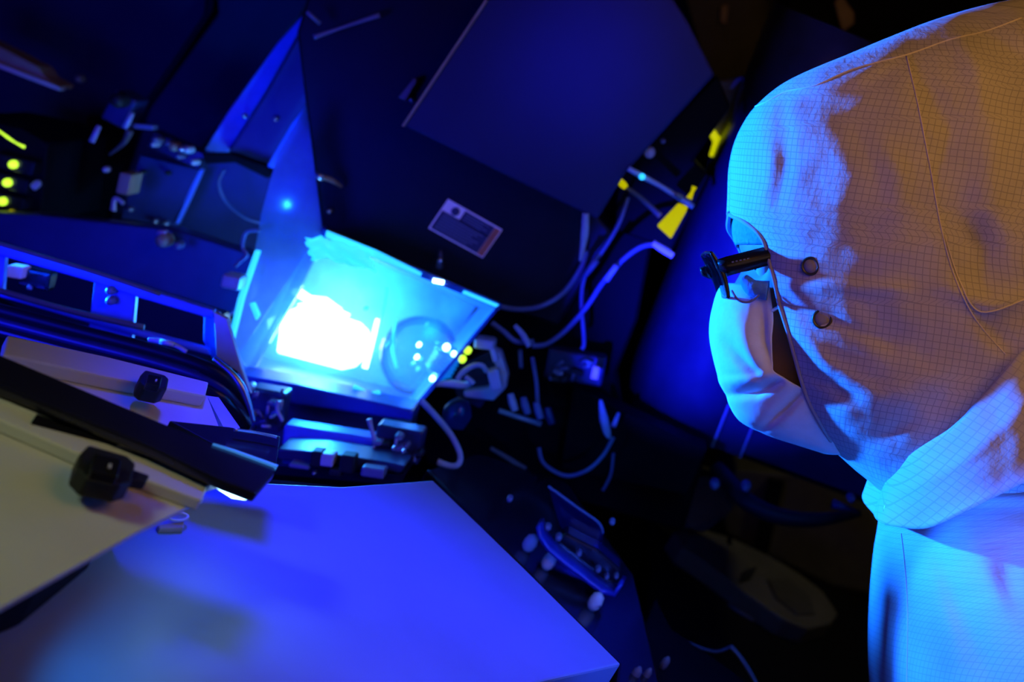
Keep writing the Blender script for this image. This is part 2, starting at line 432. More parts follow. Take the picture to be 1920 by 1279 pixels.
for sg in (1, -1):
    e = G().lathe(H(1452, 500, sg * 62), -r_, [(0, .001), (.003, .009), (.008, .0125), (.013, .012), (.017, .0095), (.0195, .005), (.0205, .0005)], 20).build('eyeball', 'eye', body, smooth=True)
    G().lathe(H(1452, 500, sg * 62) - r_ * .0200, -r_, [(0, .0045), (.0008, .004), (.001, .0005)], 16).build('iris', 'iris', e, smooth=True)
    G().tube([H(1398, 462, sg * 30), H(1400, 452, sg * 60), H(1420, 460, sg * 95)], [.0022, .0028, .001], 8).build('eyebrow', 'rubber', body, smooth=True)
# blue inner cap showing under the brow of the hood
rowsb = []
for i in range(14):
    v = 396 + 62 * i / 13; row = []
    for j in range(41):
        q = (j - 20) / 20; ang = q * 1.45
        row.append(H(1380 + 12 * (i / 13 - .5) ** 2 + 170 * (1 - math.cos(ang)) - 4 * math.sin(math.pi * i / 13), v + 14 * abs(q), 158 * math.sin(ang)))
    rowsb.append(row)
G().grid(rowsb).build('inner_cap', 'capblue', person, smooth=True, solid=.001, lab='pale blue inner cap edge under the hood')
# ---- mask ----
mL = [(543, 1356), (560, 1345), (590, 1336), (625, 1333), (660, 1338), (710, 1351), (750, 1366), (785, 1386), (802, 1412), (818, 1450), (834, 1500), (848, 1545)]
mR = [(543, 1443), (560, 1445), (600, 1450), (640, 1447), (690, 1449), (705, 1470), (722, 1500), (740, 1528), (790, 1552), (830, 1565), (848, 1575)]
mW = [(543, 104), (620, 122), (700, 120), (740, 106), (780, 84), (815, 58), (848, 36)]
mcr = [([(1370, 738), (1415, 735), (1460, 715)], -16, 9), ([(1360, 715), (1420, 712), (1455, 695)], 7, 10), ([(1428, 803), (1465, 770), (1505, 732)], -12, 8), ([(1425, 560), (1428, 640), (1445, 700)], -9, 12), ([(1360, 640), (1400, 680), (1440, 720)], -6, 12), ([(1380, 580), (1400, 640), (1420, 690)], 4, 16)]
mr_ = []
for i in range(91):
    v = 543 + 305 * i / 90; L = smooth_interp(mL, v); w0 = smooth_interp(mW, v); row = []
    ur, _ = unproj(smooth_interp(mR, v), v, w0)
    for j in range(81):
        q = (j - 40) / 40; a = abs(q) * math.pi / 2; sg = 1 if q >= 0 else -1
        x = L + (ur - L) * (1 - math.cos(a)) ** .9; w = w0 * math.sin(a)
        pu, pv = proj(x, v, w); dd = crease((pu, pv), mcr)
        vv = v - 10 * max(0, 1 - i / 10) * math.cos(a)
        x2 = x + dd * -.9
        row.append(H(x2, vv, sg * (w + 1.3 * dd * math.sin(a))))
    mr_.append(row)
gm = G().grid(mr_)
mask = gm.build('face_mask', 'maskc', person, smooth=True, solid=.0012)
bmk = BVHTree.FromPolygons(gm.v, gm.f)
for sg in (1, -1):
    G().tube([H(*unproj(1447, 583, 116), sg * 117), H(*unproj(1458, 577, 118), sg * 119), H(*unproj(1475, 568, 122), sg * 122), H(1560, 540, sg * 160)], .0014, 8).build('ear_loop', 'white', mask, smooth=True)
seam(bmk, [(1442, 556), (1436, 600), (1436, 650), (1438, 688)], .0007, 'white', mask)
for a in range(3):
    seam(bmk, [(1404, 590 + a * 7), (1420, 590 + a * 7), (1436, 588 + a * 7)], .0004, 'cable', mask, 'stitch')
# ---- goggles ----
gog = empty('goggles', H(1350, 500, 0), None, None)
gog.parent = person; gog.location = H(1350, 500, 0) - wl(person)
def lens_pt(q, t, o=0):   # q -1..1 across, t 0..1 down
    w = 118 * q; u = 1324 + 10 * abs(q) ** 2.6 + t * 32 + o + 6 * math.sin(t * math.pi)
    k = 1 - abs(w) / F if q > 0 else 1
    return H(960 + (u - 960) * (1 - max(w, 0) / F), 639.5 + ((474 + 84 * t) - 639.5) * (1 - max(w, 0) / F), w)
gl = [[lens_pt((j - 24) / 24, i / 10) for j in range(49)] for i in range(11)]
G().grid(gl).build('lens', 'lens', gog, smooth=True, solid=.0015)
G().tube([lens_pt(q / 12, 0) for q in range(-12, 13)], .0013, 8).build('frame', 'goggle', gog, smooth=True)
G().tube([lens_pt(q / 12, 1) for q in range(-12, 13)], .0009, 8).build('lower_rim', 'goggle', gog, smooth=True)
for sg in (1, -1):
    G().tube([lens_pt(sg, t / 6) for t in range(7)], [.0016, .0022, .003, .0026, .0020, .0018, .0014], 10).build('side_rim', 'goggle', gog, smooth=True)
    # broad temple band
    def tb(u, v, w): a, b = unproj(u, v, w); return H(a, b, sg * w)
    g = G()
    top = [(1345, 489, 119), (1362, 483, 122), (1400, 473, 123), (1440, 463, 125), (1500, 455, 138)]
    bot = [(1350, 506, 119), (1366, 512, 122), (1402, 507, 123), (1442, 496, 125), (1500, 488, 138)]
    g.grid([[tb(*p) for p in top], [tb((a[0] + b[0]) / 2, (a[1] + b[1]) / 2, a[2] + 5) for a, b in zip(top, bot)], [tb(*p) for p in bot]])
    t_ = g.build('temple_band', 'goggle', gog, smooth=True, solid=.0022)
    if sg == 1:
        for k in range(9):
            u = 1372 + k * 7.2; v = 494 - (k * 7.2) * .22
            G().tube([tb(u, v - 2, 131), tb(u + 4, v - 3, 131)], .0006, 6).build('print_mark', 'cable', t_)
# nose pad / foam seal below the band
G().tube([H(*unproj(1395, 522, 92), 92), H(*unproj(1412, 540, 104), 104), H(*unproj(1440, 545, 112), 112)], [.004, .007, .008], 10).build('foam_seal', 'capblue', gog, smooth=True)
G().tube([H(*unproj(1372, 545, 105), 105), H(*unproj(1385, 563, 115), 115), H(*unproj(1405, 566, 120), 120), H(*unproj(1425, 552, 120), 120)], .0010, 8).build('nose_wire', 'cable', gog, smooth=True)
# ---- coverall: torso, arms, legs ----
tL = [(880, 1720), (905, 1668), (925, 1652), (950, 1658), (985, 1662), (1050, 1658), (1150, 1654), (1280, 1652), (1500, 1665), (1800, 1690), (2100, 1720), (2300, 1740)]
tR = [(880, 2080), (905, 2110), (950, 2160), (1000, 2220), (1100, 2300), (1280, 2350), (1500, 2350), (1800, 2310), (2100, 2340), (2300, 2330)]
tB = [(880, 180), (905, 235), (925, 240), (950, 268), (1000, 325), (1060, 395), (1150, 452), (1280, 470), (1500, 440), (1800, 390), (2100, 400), (2300, 410)]
tcr = [([(1690, 1010), (1700, 1100), (1705, 1279)], -10, 12), ([(1735, 990), (1790, 1120), (1860, 1279)], -12, 22), ([(1800, 980), (1850, 1080), (1915, 1200)], 9, 26),
       ([(1655, 960), (1670, 1100), (1665, 1279)], 6, 14), ([(1690, 960), (1680, 1020), (1700, 1070)], 10, 14), ([(1900, 980), (1890, 1080), (1900, 1180)], -9, 24), ([(1760, 1100), (1780, 1200), (1790, 1290)], 7, 18)]
rt = []; uvt = []
for i in range(150):
    v = 880 + 1420 * (i / 149) ** 1.15; L, Rr, b = smooth_interp(tL, v), smooth_interp(tR, v), smooth_interp(tB, v); row = []
    cx, a = (L + Rr) / 2, (Rr - L) / 2; al = 0; pv_ = None
    for j in range(161):
        ph = -math.pi + 2 * math.pi * j / 160; c, s_ = math.cos(ph), math.sin(ph); n = 2.2
        x = cx - a * math.copysign(abs(c) ** (2 / n), c); w = b * math.copysign(abs(s_) ** (2 / n), s_)
        if w > 0: w += crease(proj(x, v, w), tcr) * min(1, w / 80)
        nz = noise.noise(Vector((x / 120, v / 260, w / 120))) * 12 + noise.noise(Vector((x / 50, v / 90, w / 50))) * 3
        w += nz * (1 if w > 0 else -1) * min(1, abs(w) / 60); x += nz * .4 * min(1, (v - 880) / 100)
        p = H(x, v, w); row.append(p)
        if pv_ is not None: al += (p - pv_).length / S
        uvt.append(((al * .98 - v * .1) / 1000, (v + al * .1) / 1000)); pv_ = p
    rt.append(row)
gt = G().grid(rt)
nt_ = len(gt.v)
hipz = []
for sg in (1, -1):
    hp = H(2030, 2230, sg * 190); hipz.append(hp)
    fx = Vector((hp.x, hp.y, 0)) + Vector((0.05, 0, 0))
    gt.tube([hp + Vector((0, 0, .10)), hp, hp.lerp(Vector((fx.x - .04, fx.y, .45)), .5), Vector((fx.x - .05, fx.y, .48)), Vector((fx.x, fx.y, .25)), Vector((fx.x, fx.y, .10))], [.10, .115, .10, .085, .075, .07], 20)
    sh = H(2000, 1090, sg * 380)
    gt.tube([H(1990, 1020, sg * 300), sh, H(2040, 1300, sg * 500), H(2060, 1640, sg * 520), H(1960, 1860, sg * 470), H(1760, 2000, sg * 330)], [.06, .078, .068, .06, .052, .043], 20)
uvt += [((p - CAM).dot(r_) / S / 1000, (p - CAM).dot(u_) / S / 1000) for p in gt.v[nt_:]]
suit = gt.build('coverall', 'suit', person, smooth=True, uv=uvt)
for sg, hp in zip((1, -1), hipz):
    bx = Vector((hp.x + .05, hp.y, 0))
    G().grid([[bx + Vector((-.07 + .12 * math.cos(a) * k1 - (.05 if k1 > .9 else 0), .05 * math.sin(a) * k1, z)) for a in [2 * math.pi * q / 20 for q in range(20)]] for z, k1 in ((0.004, .95), (.03, 1), (.06, .95), (.10, .75), (.14, .72), (.16, .7))], closed=True).build('boot', 'suit', person, smooth=True)
# hands (off frame, gloved): palm and five fingers on each wrist
for sg in (1, -1):
    wr = H(1760, 2000, sg * 330); g = G(); d = (-r_ * .8 - u_ * .4).normalized(); sd = f_ * sg
    g.tube([wr - d * .02, wr + d * .02, wr + d * .07, wr + d * .095], [.028, .03, .036, .03], 14)
    for k, ln in enumerate((.062, .075, .08, .07)):
        o = wr + d * .085 + sd * ((k - 1.5) * .019); g.tube([o, o + d * ln * .5, o + d * ln * .8 - u_ * .012, o + d * ln - u_ * .026], [.0095, .009, .0085, .007], 10)
    o = wr + d * .03 + sd * -.03; g.tube([o, o + d * .03 - sd * .025, o + d * .065 - sd * .03], [.012, .011, .008], 10)
    g.build('glove', 'white', person, smooth=True)
bt = BVHTree.FromPolygons(gt.v, gt.f)
# collar band overlapping the hood skirt
ct = [(0, 1660, 922, 0), (.08, 1662, 915, 60), (.16, 1676, 888, 110), (.3, 1722, 845, 200), (.42, 1790, 800, 262), (.55, 1850, 735, 290), (.68, 1925, 655, 300), (.85, 2060, 600, 200), (1, 2160, 580, 0)]
cb = [(0, 1645, 965, 0), (.08, 1650, 975, 100), (.16, 1668, 985, 170), (.3, 1740, 990, 258), (.42, 1810, 960, 312), (.55, 1880, 925, 345), (.68, 1960, 890, 360), (.85, 2130, 860, 300), (1, 2240, 850, 0)]
def cring(tab, t):
    q = abs(t); U, V, W = [smooth_interp([(a[0], a[k]) for a in tab], q) for k in (1, 2, 3)]
    U, V = unproj(U, V, W)
    if t < 0:
        k = min(1, q / .15); U += 28 * k + W * .06; V -= 25 * k; W *= .8
    return U, V, W * (1 if t >= 0 else -1)
crow = []; cuv = []
for i in range(20):
    k = i / 19; row = []
    for j in range(121):
        t = (j - 60) / 60; a = cring(ct, t); b = cring(cb, t)
        p = [a[m_] * (1 - k) + b[m_] * k for m_ in range(3)]; bul = math.sin(math.pi * k) * 12 + 4 + 5 * math.exp(-((k - .42) / .08) ** 2)
        p[2] += bul * (1 if t > 0 else -1) * min(1, abs(t) * 6); p[0] -= 4 * (1 - abs(t)) 
        row.append(H(*p)); cuv.append(((p[0] * .8 + p[1] * .6) / 1000, (p[1] * .8 - p[0] * .6) / 1000))
    crow.append(row)
gcl = G().grid(crow)
collar = gcl.build('collar', 'suit', suit, smooth=True, uv=cuv, solid=.0015)
G().tube([p for p in crow[0][::3]], .0011, 8).build('collar_piping', 'suit', collar, smooth=True)
bc = BVHTree.FromPolygons(gcl.v, gcl.f)
seam(bc, [(1700, 905), (1760, 865), (1830, 805), (1905, 720)], .0008, 'cable', collar)
p, n = hit(bc, 1664, 948, .0005)
if p is not None:
    x = n.cross(Vector((0, 0, 1))).normalized(); y = n.cross(x)
    G().tube([p + (x * math.cos(a) * .5 + y * math.sin(a)) * .005 for a in [k * math.pi / 8 for k in range(16)]], .0010, 8, closed=True).build('snap', 'brass', collar, smooth=True)
seam(bt, [(1690, 1000), (1697, 1060), (1702, 1150), (1700, 1300)], .0006, 'thread', suit, 'placket_seam')

# ================================================================== ROOM
def struct(name, g, m):
    o = g.build(name, m); o['kind'] = 'structure'; return o
struct('floor', G().box((0, 1.2, -.05), (3.0, 2.6, .05)), 'floor')
struct('wall_back', G().box((0, 3.85, 1.4), (3.0, .05, 1.4)), 'wall')
struct('wall_left', G().box((-2.6, 1.2, 1.4), (.05, 2.6, 1.4)), 'wall')
struct('wall_right', G().box((2.9, 1.2, 1.4), (.05, 2.6, 1.4)), 'wall')
struct('ceiling', G().box((0, 1.2, 2.85), (3.0, 2.6, .05)), 'wall')
def one(name, g, m, label, cat, group=None, **k):
    return tag(g.build(name, m, **k), label, cat, group)
def sub_empty(name, loc, par, label):
    o = bpy.data.objects.new(name, None); col.objects.link(o); o.parent = par; o.location = Vector(loc) - wl(par); WL[o.name] = Vector(loc); o['label'] = label; return o
def root(name, u, v, Y, label, cat, group=None): return empty(name, PY(u, v, Y), label, cat, group)
def tubeY(pts, r, seg=10, smooth=True):
    """pts (u,v,Y); r in photo px at the mean depth"""
    rr = [q * px(p[2]) for q, p in zip(r, pts)] if isinstance(r, (list, tuple)) else [r * px(p[2]) for p in pts]
    return G().tube([PY(*p) for p in pts], rr, seg, smooth)
def obox(u, v, Y, w, h, d, ang, g=None):
    """box centred at a pixel, w x h px, depth d metres, turned ang degrees clockwise in the picture plane"""
    a = R(ang); g = g or G(); c, s_ = math.cos(a), math.sin(a)
    return g.pp([(u + (x * w * c - y * h * s_) / 2, v + (x * w * s_ + y * h * c) / 2) for x, y in ((-1, -1), (1, -1), (1, 1), (-1, 1))], Y - d / 2, d)
def disc(u, v, Y, r, ln, g=None, seg=18, dome=.4):
    g = g or G(); q = r * px(Y)
    return g.lathe(PY(u, v, Y + ln / 2), (0, -1, 0), [(0, q * .9), (ln * .1, q), (ln * (1 - dome), q), (ln * .9, q * .8), (ln, q * .3)], seg)
# ================================================================== MACHINE BODY
bench = empty('machine_bench', (-.3, 1.4, 0), 'black machine bench under the blue-lit table and the lamp housing', 'bench')
G().prism([PZ(u, v, .958) for u, v in ((1060, 1190), (830, 945), (430, 905), (-60, 780), (-400, 1150), (760, 1270))], (0, 0, -.648)).build('bench_body', 'blackmatte', bench)
G().prism([PZ(u, v, .898) for u, v in ((830, 905), (900, 880), (1050, 930), (1180, 1110), (1220, 1290), (1140, 1380))], (0, 0, -.588)).build('side_body', 'blackmatte', bench)
G().box((-.55, 1.66, .55), (.78, .34, .245)).build('rear_body', 'blackmatte', bench, bevel=.004)
for a, b in ((-1.25, 1.08), (-1.25, 1.85), (.12, 1.08), (.12, 1.85)):
    G().lathe((a, b, 0), (0, 0, 1), [(0, .03), (.02, .035), (.04, .02), (.31, .02)], 14).build('leg', 'steel', bench, smooth=True)
# table
tp = [PZ(u, v, 1.0) for u, v in ((1165, 1245), (980, 1062), (812, 900), (640, 912), (400, 900), (160, 790), (-300, 560), (-800, 1200), (-500, 1500), (760, 1335))]
tb_ = empty('work_table', PZ(600, 1100, .97), 'wide smooth table top lit blue, across the bottom left', 'table')
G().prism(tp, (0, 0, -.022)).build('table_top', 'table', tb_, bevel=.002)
G().prism([PZ(u, v, .978) for u, v in ((1080, 1200), (820, 930), (420, 890), (-100, 760), (-500, 1200), (760, 1300))], (0, 0, -.018)).build('under_frame', 'blackmatte', tb_)
# housings above the chamber
hs = root('lamp_housing', 850, 300, 1.66, 'large black lamp housing above the glowing chamber, with a warning label', 'machine housing')
G().pp([(605, 428), (940, 573), (1045, 612), (1150, 440), (1100, 380), (990, -220), (640, -220), (556, 60), (572, 195)], 1.66, .085).build('shell', 'black', hs, bevel=.004)
G().pp([(606, 428), (940, 572), (936, 582), (600, 440)], 1.652, .02).build('lower_lip', 'alu', hs, bevel=.001)
for u, v in ((773, 187), (620, 395), (1095, 415)): disc(u, v, 1.655, 5, .01).build('screw', 'steel', hs, smooth=True)
G().pp([(745, 183), (775, 145), (783, 150), (760, 190)], 1.64, .02).build('latch', 'brass', hs, bevel=.001)
tubeY([(826, 470, 1.65), (825, 486, 1.63), (824, 500, 1.635)], [3, 5, 7]).build('valve', 'steel', hs, smooth=True)
uc = root('upper_cabinet', 1050, 200, 1.58, 'tall black cabinet box with a soft blue sheen, above the warning label', 'cabinet')
G().pp([(755, 235), (1120, 412), (1172, 325), (1340, 140), (1290, 40), (1120, -220), (1050, -220), (912, 0)], 1.58, .02).build('front_panel', 'softnavy', uc, bevel=.003)
G().pp([(770, 225), (1110, 395), (1160, 322), (1320, 140), (1100, -200), (1060, -200), (925, 0)], 1.60, .055).build('box', 'black', uc)
G().pp([(753, 236), (757, 238), (914, 1), (910, -1)], 1.576, .006).build('edge_trim', 'tan', uc)
# warning label
lb = root('warning_label', 872, 424, 1.655, 'small purple and white warning label with an orange stripe on the black housing', 'label')
lq = lambda a, b: (840 + 102 * a - 37 * b, 373 + 58 * a + 55 * b - 2 * a * b)
def lab(x0, y0, x1, y1, m, off, name, par=lb): return G().pp([lq(x0, y0), lq(x1, y0), lq(x1, y1), lq(x0, y1)], 1.657 - off, .001 + off * .5).build(name, m, par)
lab(0, 0, 1, 1, 'labelw', 0, 'sheet')
lab(.025, .36, .88, .96, 'labeld', .0012, 'dark_field')
lab(.34, .05, .88, .40, 'labeld', .0012, 'dark_field')
lab(.885, .05, .985, .97, 'orange', .0014, 'orange_stripe')
disc(*lq(.215, .2), 1.655, 8, .004, dome=.1).build('round_symbol', 'labeld', lb)
for k in range(4): lab(.38, .10 + k * .075, .80 - .09 * (k % 2), .125 + k * .075, 'print', .0022, 'text_line')
for k in range(6): lab(.07, .43 + k * .085, .80 - .07 * (k % 3), .465 + k * .085, 'print', .0022, 'text_line')
# ================================================================== GLOWING CHAMBER
ch = root('exposure_chamber', 640, 600, 1.65, 'glowing cyan lamp chamber with a clear cover and a white-hot core', 'lamp chamber')
A, B, C, D = (600, 434), (938, 574), (778, 768), (432, 690)
A2, B2, C2, D2 = (612, 445), (905, 575), (765, 738), (462, 668)
G().pp([A2, B2, C2, D2], 1.76, .02).build('back_plate', 'chamber', ch)
for a, b, c, d, nm in ((A, B, B2, A2, 'top_wall'), (B, C, C2, B2, 'right_wall'), (C, D, D2, C2, 'floor_plate')):
    g = G(); n = (0, .006, 0)
    pts = [PY(*a, 1.57), PY(*b, 1.57), PY(*c, 1.76), PY(*d, 1.76)]
    g.add(pts, [(0, 1, 2, 3)]); g.build(nm, 'deeptint' if nm == 'floor_plate' else 'chamber', ch, solid=.003)
G().pp([A, B, C, D], 1.556, .004).build('clear_cover', 'glass', ch)
for pts, nm in (([(601, 432), (940, 573), (937, 581), (598, 441)], 'cover_edge'), ([(940, 573), (778, 771), (771, 767), (932, 574)], 'cover_edge')):
    G().pp(pts, 1.55, .012).build(nm, 'bluefilm', ch)
core = G(); 
core.pp([(528, 592), (560, 578), (665, 615), (682, 632), (668, 688), (640, 694), (518, 662)], 1.70, .04)
core.build('lamp_core', 'lamp', ch, bevel=.003, lab='white-hot lamp core')
for i, q in enumerate(([(540, 548), (556, 540), (585, 560), (572, 566)], [(556, 572), (600, 566), (655, 592), (640, 604)], [(575, 556), (610, 560), (640, 582), (628, 586)], [(500, 600), (526, 590), (516, 626), (505, 630)])):
    G().pp(q, 1.69, .01).build('reflector_fin', 'lamp', ch, bevel=.001)  # fins glow by emission, painted as glare from the core
tubeY([(708, 598, 1.66), (698, 640, 1.655), (684, 690, 1.65)], [4, 5, 6]).build('lamp_tube', 'lamp', ch, smooth=True)
tubeY([(726, 540, 1.68), (716, 590, 1.67), (700, 640, 1.665)], 3).build('wire_stay', 'litglow', ch, smooth=True)
tubeY([(742, 600, 1.66), (736, 650, 1.65), (744, 690, 1.65)], [2, 4, 2]).build('wire_stay', 'litglow', ch, smooth=True)
G().pp([(612, 433), (705, 470), (790, 512), (788, 518), (700, 482), (610, 444)], 1.548, .004).build('lip_highlight', 'litglow', ch)  # emissive strip painted as the lit edge of the cover
G().pp([(870, 545), (935, 572), (930, 576), (866, 550)], 1.548, .004).build('lip_highlight', 'litglow', ch)
# reflector cone, lens barrel with ribs
cx = PY(770, 655, 1.70)
G().lathe(cx, PY(830, 700, 1.62) - cx, [(0, .030), (.01, .046), (.03, .050), (.034, .044)], 28).build('lens_barrel', 'lensrim', ch, smooth=True)
lbar = G(); ax = (PY(905, 640, 1.62) - PY(800, 700, 1.62)).normalized()
ax = (PY(818, 708, 1.62) - PY(848, 655, 1.62)); L_ = ax.length; ax.normalize()
rb = G().lathe(PY(846, 652, 1.60), ax, [(0, .011), (L_ * .10, .019), (L_ * .16, .014)] + sum([[(L_ * (.2 + .13 * k), .0155), (L_ * (.25 + .13 * k), .0175), (L_ * (.30 + .13 * k), .0155)] for k in range(5)], []) + [(L_ * .9, .013), (L_ * 1.04, .009)], 24)
rb.build('ribbed_lens', 'ribglass', ch, smooth=True)
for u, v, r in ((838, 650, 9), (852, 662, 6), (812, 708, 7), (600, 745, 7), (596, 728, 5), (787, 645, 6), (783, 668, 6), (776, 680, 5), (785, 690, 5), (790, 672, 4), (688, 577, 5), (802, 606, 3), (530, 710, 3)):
    disc(u, v, 1.585, r * .75, .012).build('bright_stud', 'lamp' if r > 5 else 'litglow', ch, smooth=True)  # studs glow by emission, as painted glints
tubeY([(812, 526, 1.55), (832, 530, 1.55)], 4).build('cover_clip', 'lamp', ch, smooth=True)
# crumpled film at the top left corner
g = G(); rows_ = []
for i in range(9):
    row = []
    for j in range(13):
        u = 572 + 10 * j + i * 1.5; v = 436 + 5.2 * i + j * 2.6 - (0 if j > 3 else (3 - j) * -3)
        row.append(PY(u + 4 * math.sin(i * 2 + j), v + 3 * math.sin(j * 1.7), 1.545 + .008 * noise.noise(Vector((i * .6, j * .5, 0)))))
    rows_.append(row)
g.grid(rows_).build('crumpled_film', 'litglow', ch, smooth=True, solid=.001)  # film glows by emission in place of lamp light
# hazy side flap: tall blue sheet left of the chamber
fl = root('film_flap', 520, 480, 1.6, 'tall hazy blue sheet hanging left of the glowing chamber', 'sheet')
pts = [(574, 198), (604, 428), (560, 520), (520, 600), (470, 700), (428, 640), (446, 560), (478, 470), (490, 400), (520, 290)]
G().pp(pts, 1.60, .0015).build('sheet', 'flap', fl)
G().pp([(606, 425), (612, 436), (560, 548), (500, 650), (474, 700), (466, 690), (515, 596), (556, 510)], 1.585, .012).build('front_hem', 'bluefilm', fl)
G().pp([(428, 640), (446, 560), (478, 470), (486, 472), (456, 560), (436, 640)], 1.592, .008).build('rear_hem', 'litglow', fl)
G().pp([(468, 570), (476, 568), (486, 592), (480, 600)], 1.59, .006).build('glint_strip', 'litglow', fl)  # glowing strip painted as a glint on the sheet
# ================================================================== BLUE POSTS UPPER LEFT
ps = one('support_post', G().pp([(574, 20), (560, 62), (500, 170), (427, 287), (378, 287), (430, 205), (520, 80)], 1.80, .02), 'bluetint', 'long tapering bright blue post rising to the upper edge, left of the black housing', 'post', bevel=.002)
ps2 = root('side_panel', 500, 230, 1.78, 'dark blue glossy panel between the two bright blue posts', 'panel')
G().pp([(562, 62), (578, 190), (560, 230), (505, 325), (425, 290), (500, 172)], 1.78, .02).build('sheet', 'navy', ps2, bevel=.002)
for u, v in ((461, 217), (519, 222)): disc(u, v, 1.775, 5, .01).build('screw', 'steel', ps2, smooth=True)
one('thin_post', G().pp([(575, 196), (566, 225), (512, 316), (500, 312), (545, 235)], 1.74, .02), 'bluetint', 'short narrow pale blue post beside the tall hazy sheet', 'post', bevel=.001)
one('lower_panel', G().pp([(380, 300), (430, 292), (505, 330), (575, 330), (560, 400), (480, 472), (330, 425)], 1.84, .02), 'navy', 'dark blue panel below the tapering post, with an arched cable in front', 'panel', bevel=.002)
one('edge_strip', G().pp([(376, 316), (380, 318), (356, 372), (332, 420), (324, 416), (350, 366)], 1.80, .01), 'bluetint', 'thin bright blue edge strip left of the arched cable', 'strip', bevel=.0005)
one('black_bracket', G().pp([(378, 287), (430, 287), (500, 312), (515, 330), (500, 335), (440, 305), (385, 308)], 1.735, .03), 'blackmatte', 'black bracket under the foot of the tapering blue post', 'bracket', bevel=.002)
one('arched_cable', tubeY([(420, 318, 1.78), (410, 345, 1.77), (425, 380, 1.77), (460, 408, 1.76), (492, 418, 1.75)], 3), 'cable', 'blue arched cable on the dark panel left of the hazy sheet', 'cable', smooth=True)
rd = root('clamp_rod', 610, 330, 1.63, 'copper-coloured clamp rod sticking out at the left edge of the black housing', 'rod')
tubeY([(590, 326, 1.62), (606, 334, 1.62)], [6, 6]).build('bright_tip', 'steel', rd, smooth=True)
tubeY([(604, 332, 1.62), (622, 338, 1.63), (640, 350, 1.65)], [5, 5, 3]).build('rod', 'tan', rd, smooth=True)
br = root('ceiling_arm', 640, 55, 1.66, 'thin blue jointed arm at the top edge above the black housing', 'arm')
tubeY([(588, 70, 1.62), (640, 52, 1.63), (712, 28, 1.64)], [5, 3, 5]).build('arm', 'cable', br, smooth=True)
tubeY([(575, 22, 1.62), (600, 44, 1.63)], 4).build('joint', 'cable', br, smooth=True)
# ================================================================== FAR LEFT CABINETS
for pts, Y, lbl in (([(-200, -200), (420, -200), (400, 20), (275, 205), (235, 420), (-200, 420)], 2.15, 'black cabinet filling the far upper left corner'),
                    ([(395, -200), (700, -200), (572, 25), (378, 287), (330, 420), (200, 420), (275, 205), (410, 20)], 2.085, 'dark cabinet door just left of the tapering blue post')):
    r0 = root('tall_cabinet', pts[2][0], pts[2][1], Y, lbl, 'cabinet', None)
    G().pp(pts, Y, .4 if Y > 2.1 else .055).build('carcass', 'black', r0, bevel=.003)
    cc = PY(*[sum(p[k] for p in pts) / len(pts) for k in (0, 1)], Y + .03); zz = min(PY(*p, Y).z for p in pts)
    G().box((cc.x - .05, cc.y, (zz + .15) / 2), (.06, .02, (zz + .15) / 2)).build('plinth', 'blackmatte', r0)
    c0 = [sum(p[k] for p in pts) / len(pts) for k in (0, 1)]
    G().pp([(c0[0] + (a - c0[0]) * .93, c0[1] + (b - c0[1]) * .93) for a, b in pts], Y - .008, .01).build('door', 'softnavy', r0, bevel=.002)
bm_ = root('tan_beam', 40, 130, 1.9, 'tan metal beam at the upper left edge', 'beam')
G().pp([(-60, 60), (0, 88), (70, 125), (85, 145), (112, 160), (108, 168), (0, 128), (-60, 100)], 1.9, .05).build('beam', 'tan', bm_, bevel=.002)
G().pp([(-60, 92), (0, 120), (112, 164), (110, 170), (0, 128), (-60, 100)], 1.885, .02).build('edge_highlight', 'thread', bm_)  # pale strip painted as light along the beam edge
# LED rack
rk = root('indicator_rack', 20, 340, 1.72, 'dark electronics rack with three glowing yellow-green lights at the left edge', 'electronics')
G().pp([(-80, 215), (40, 240), (90, 270), (75, 420), (-80, 400)], 1.75, .2).build('case', 'blackmatte', rk, bevel=.003)
for u, v in ((22, 308), (11, 342), (2, 377)):
    md = obox(u + 2, v, 1.735, 78, 26, .03, 14).build('module', 'blackgloss', rk, bevel=.002)
    disc(u + 6, v, 1.715, 8, .012).build('light', 'led', md, smooth=True, lab='glowing yellow-green light')
g = tubeY([(-5, 243, 1.72), (15, 258, 1.715), (30, 268, 1.715), (46, 276, 1.715)], [1.5, 2.5, 1.5, 3]); g.build('lit_cable', 'led', rk, smooth=True)
disc(24, 398, 1.72, 5, .012).build('button', 'yellow', rk, smooth=True)
# mechanical clutter on the upper left: mounts, knobs, screws
op = root('optics_mount', 250, 240, 1.72, 'cluster of dark optics mounts with small blue-lit edges, upper left', 'optics mount')
obox(222, 205, 1.74, 46, 60, .05, 28).build('mount_block', 'navy', op, bevel=.003)
disc(232, 188, 1.70, 15, .03).build('knob', 'rubber', op, smooth=True)
tubeY([(186, 236, 1.7), (172, 266, 1.7)], [5, 6]).build('pin', 'bluepanel', op, smooth=True)
tubeY([(248, 212, 1.7), (234, 240, 1.7)], [5, 6]).build('pin', 'bluepanel', op, smooth=True)
tubeY([(243, 246, 1.7), (232, 268, 1.71), (205, 290, 1.73)], [8, 5, 2]).build('pale_lever', 'grey', op, smooth=True)
obox(268, 238, 1.73, 38, 9, .02, 5).build('plate', 'cable', op, bevel=.001)
disc(204, 317, 1.72, 6, .015).build('button', 'cablepale', op, smooth=True)
obox(232, 345, 1.74, 24, 40, .04, 12).build('riser', 'tan', op, bevel=.002)
tubeY([(212, 395, 1.72), (216, 372, 1.72), (232, 382, 1.72)], [6, 4, 4]).build('clip', 'cablepale', op, smooth=True)
tubeY([(62, 352, 1.72), (70, 345, 1.72), (76, 344, 1.72)], [7, 8, 5]).build('blue_tip', 'cablepale', op, smooth=True)
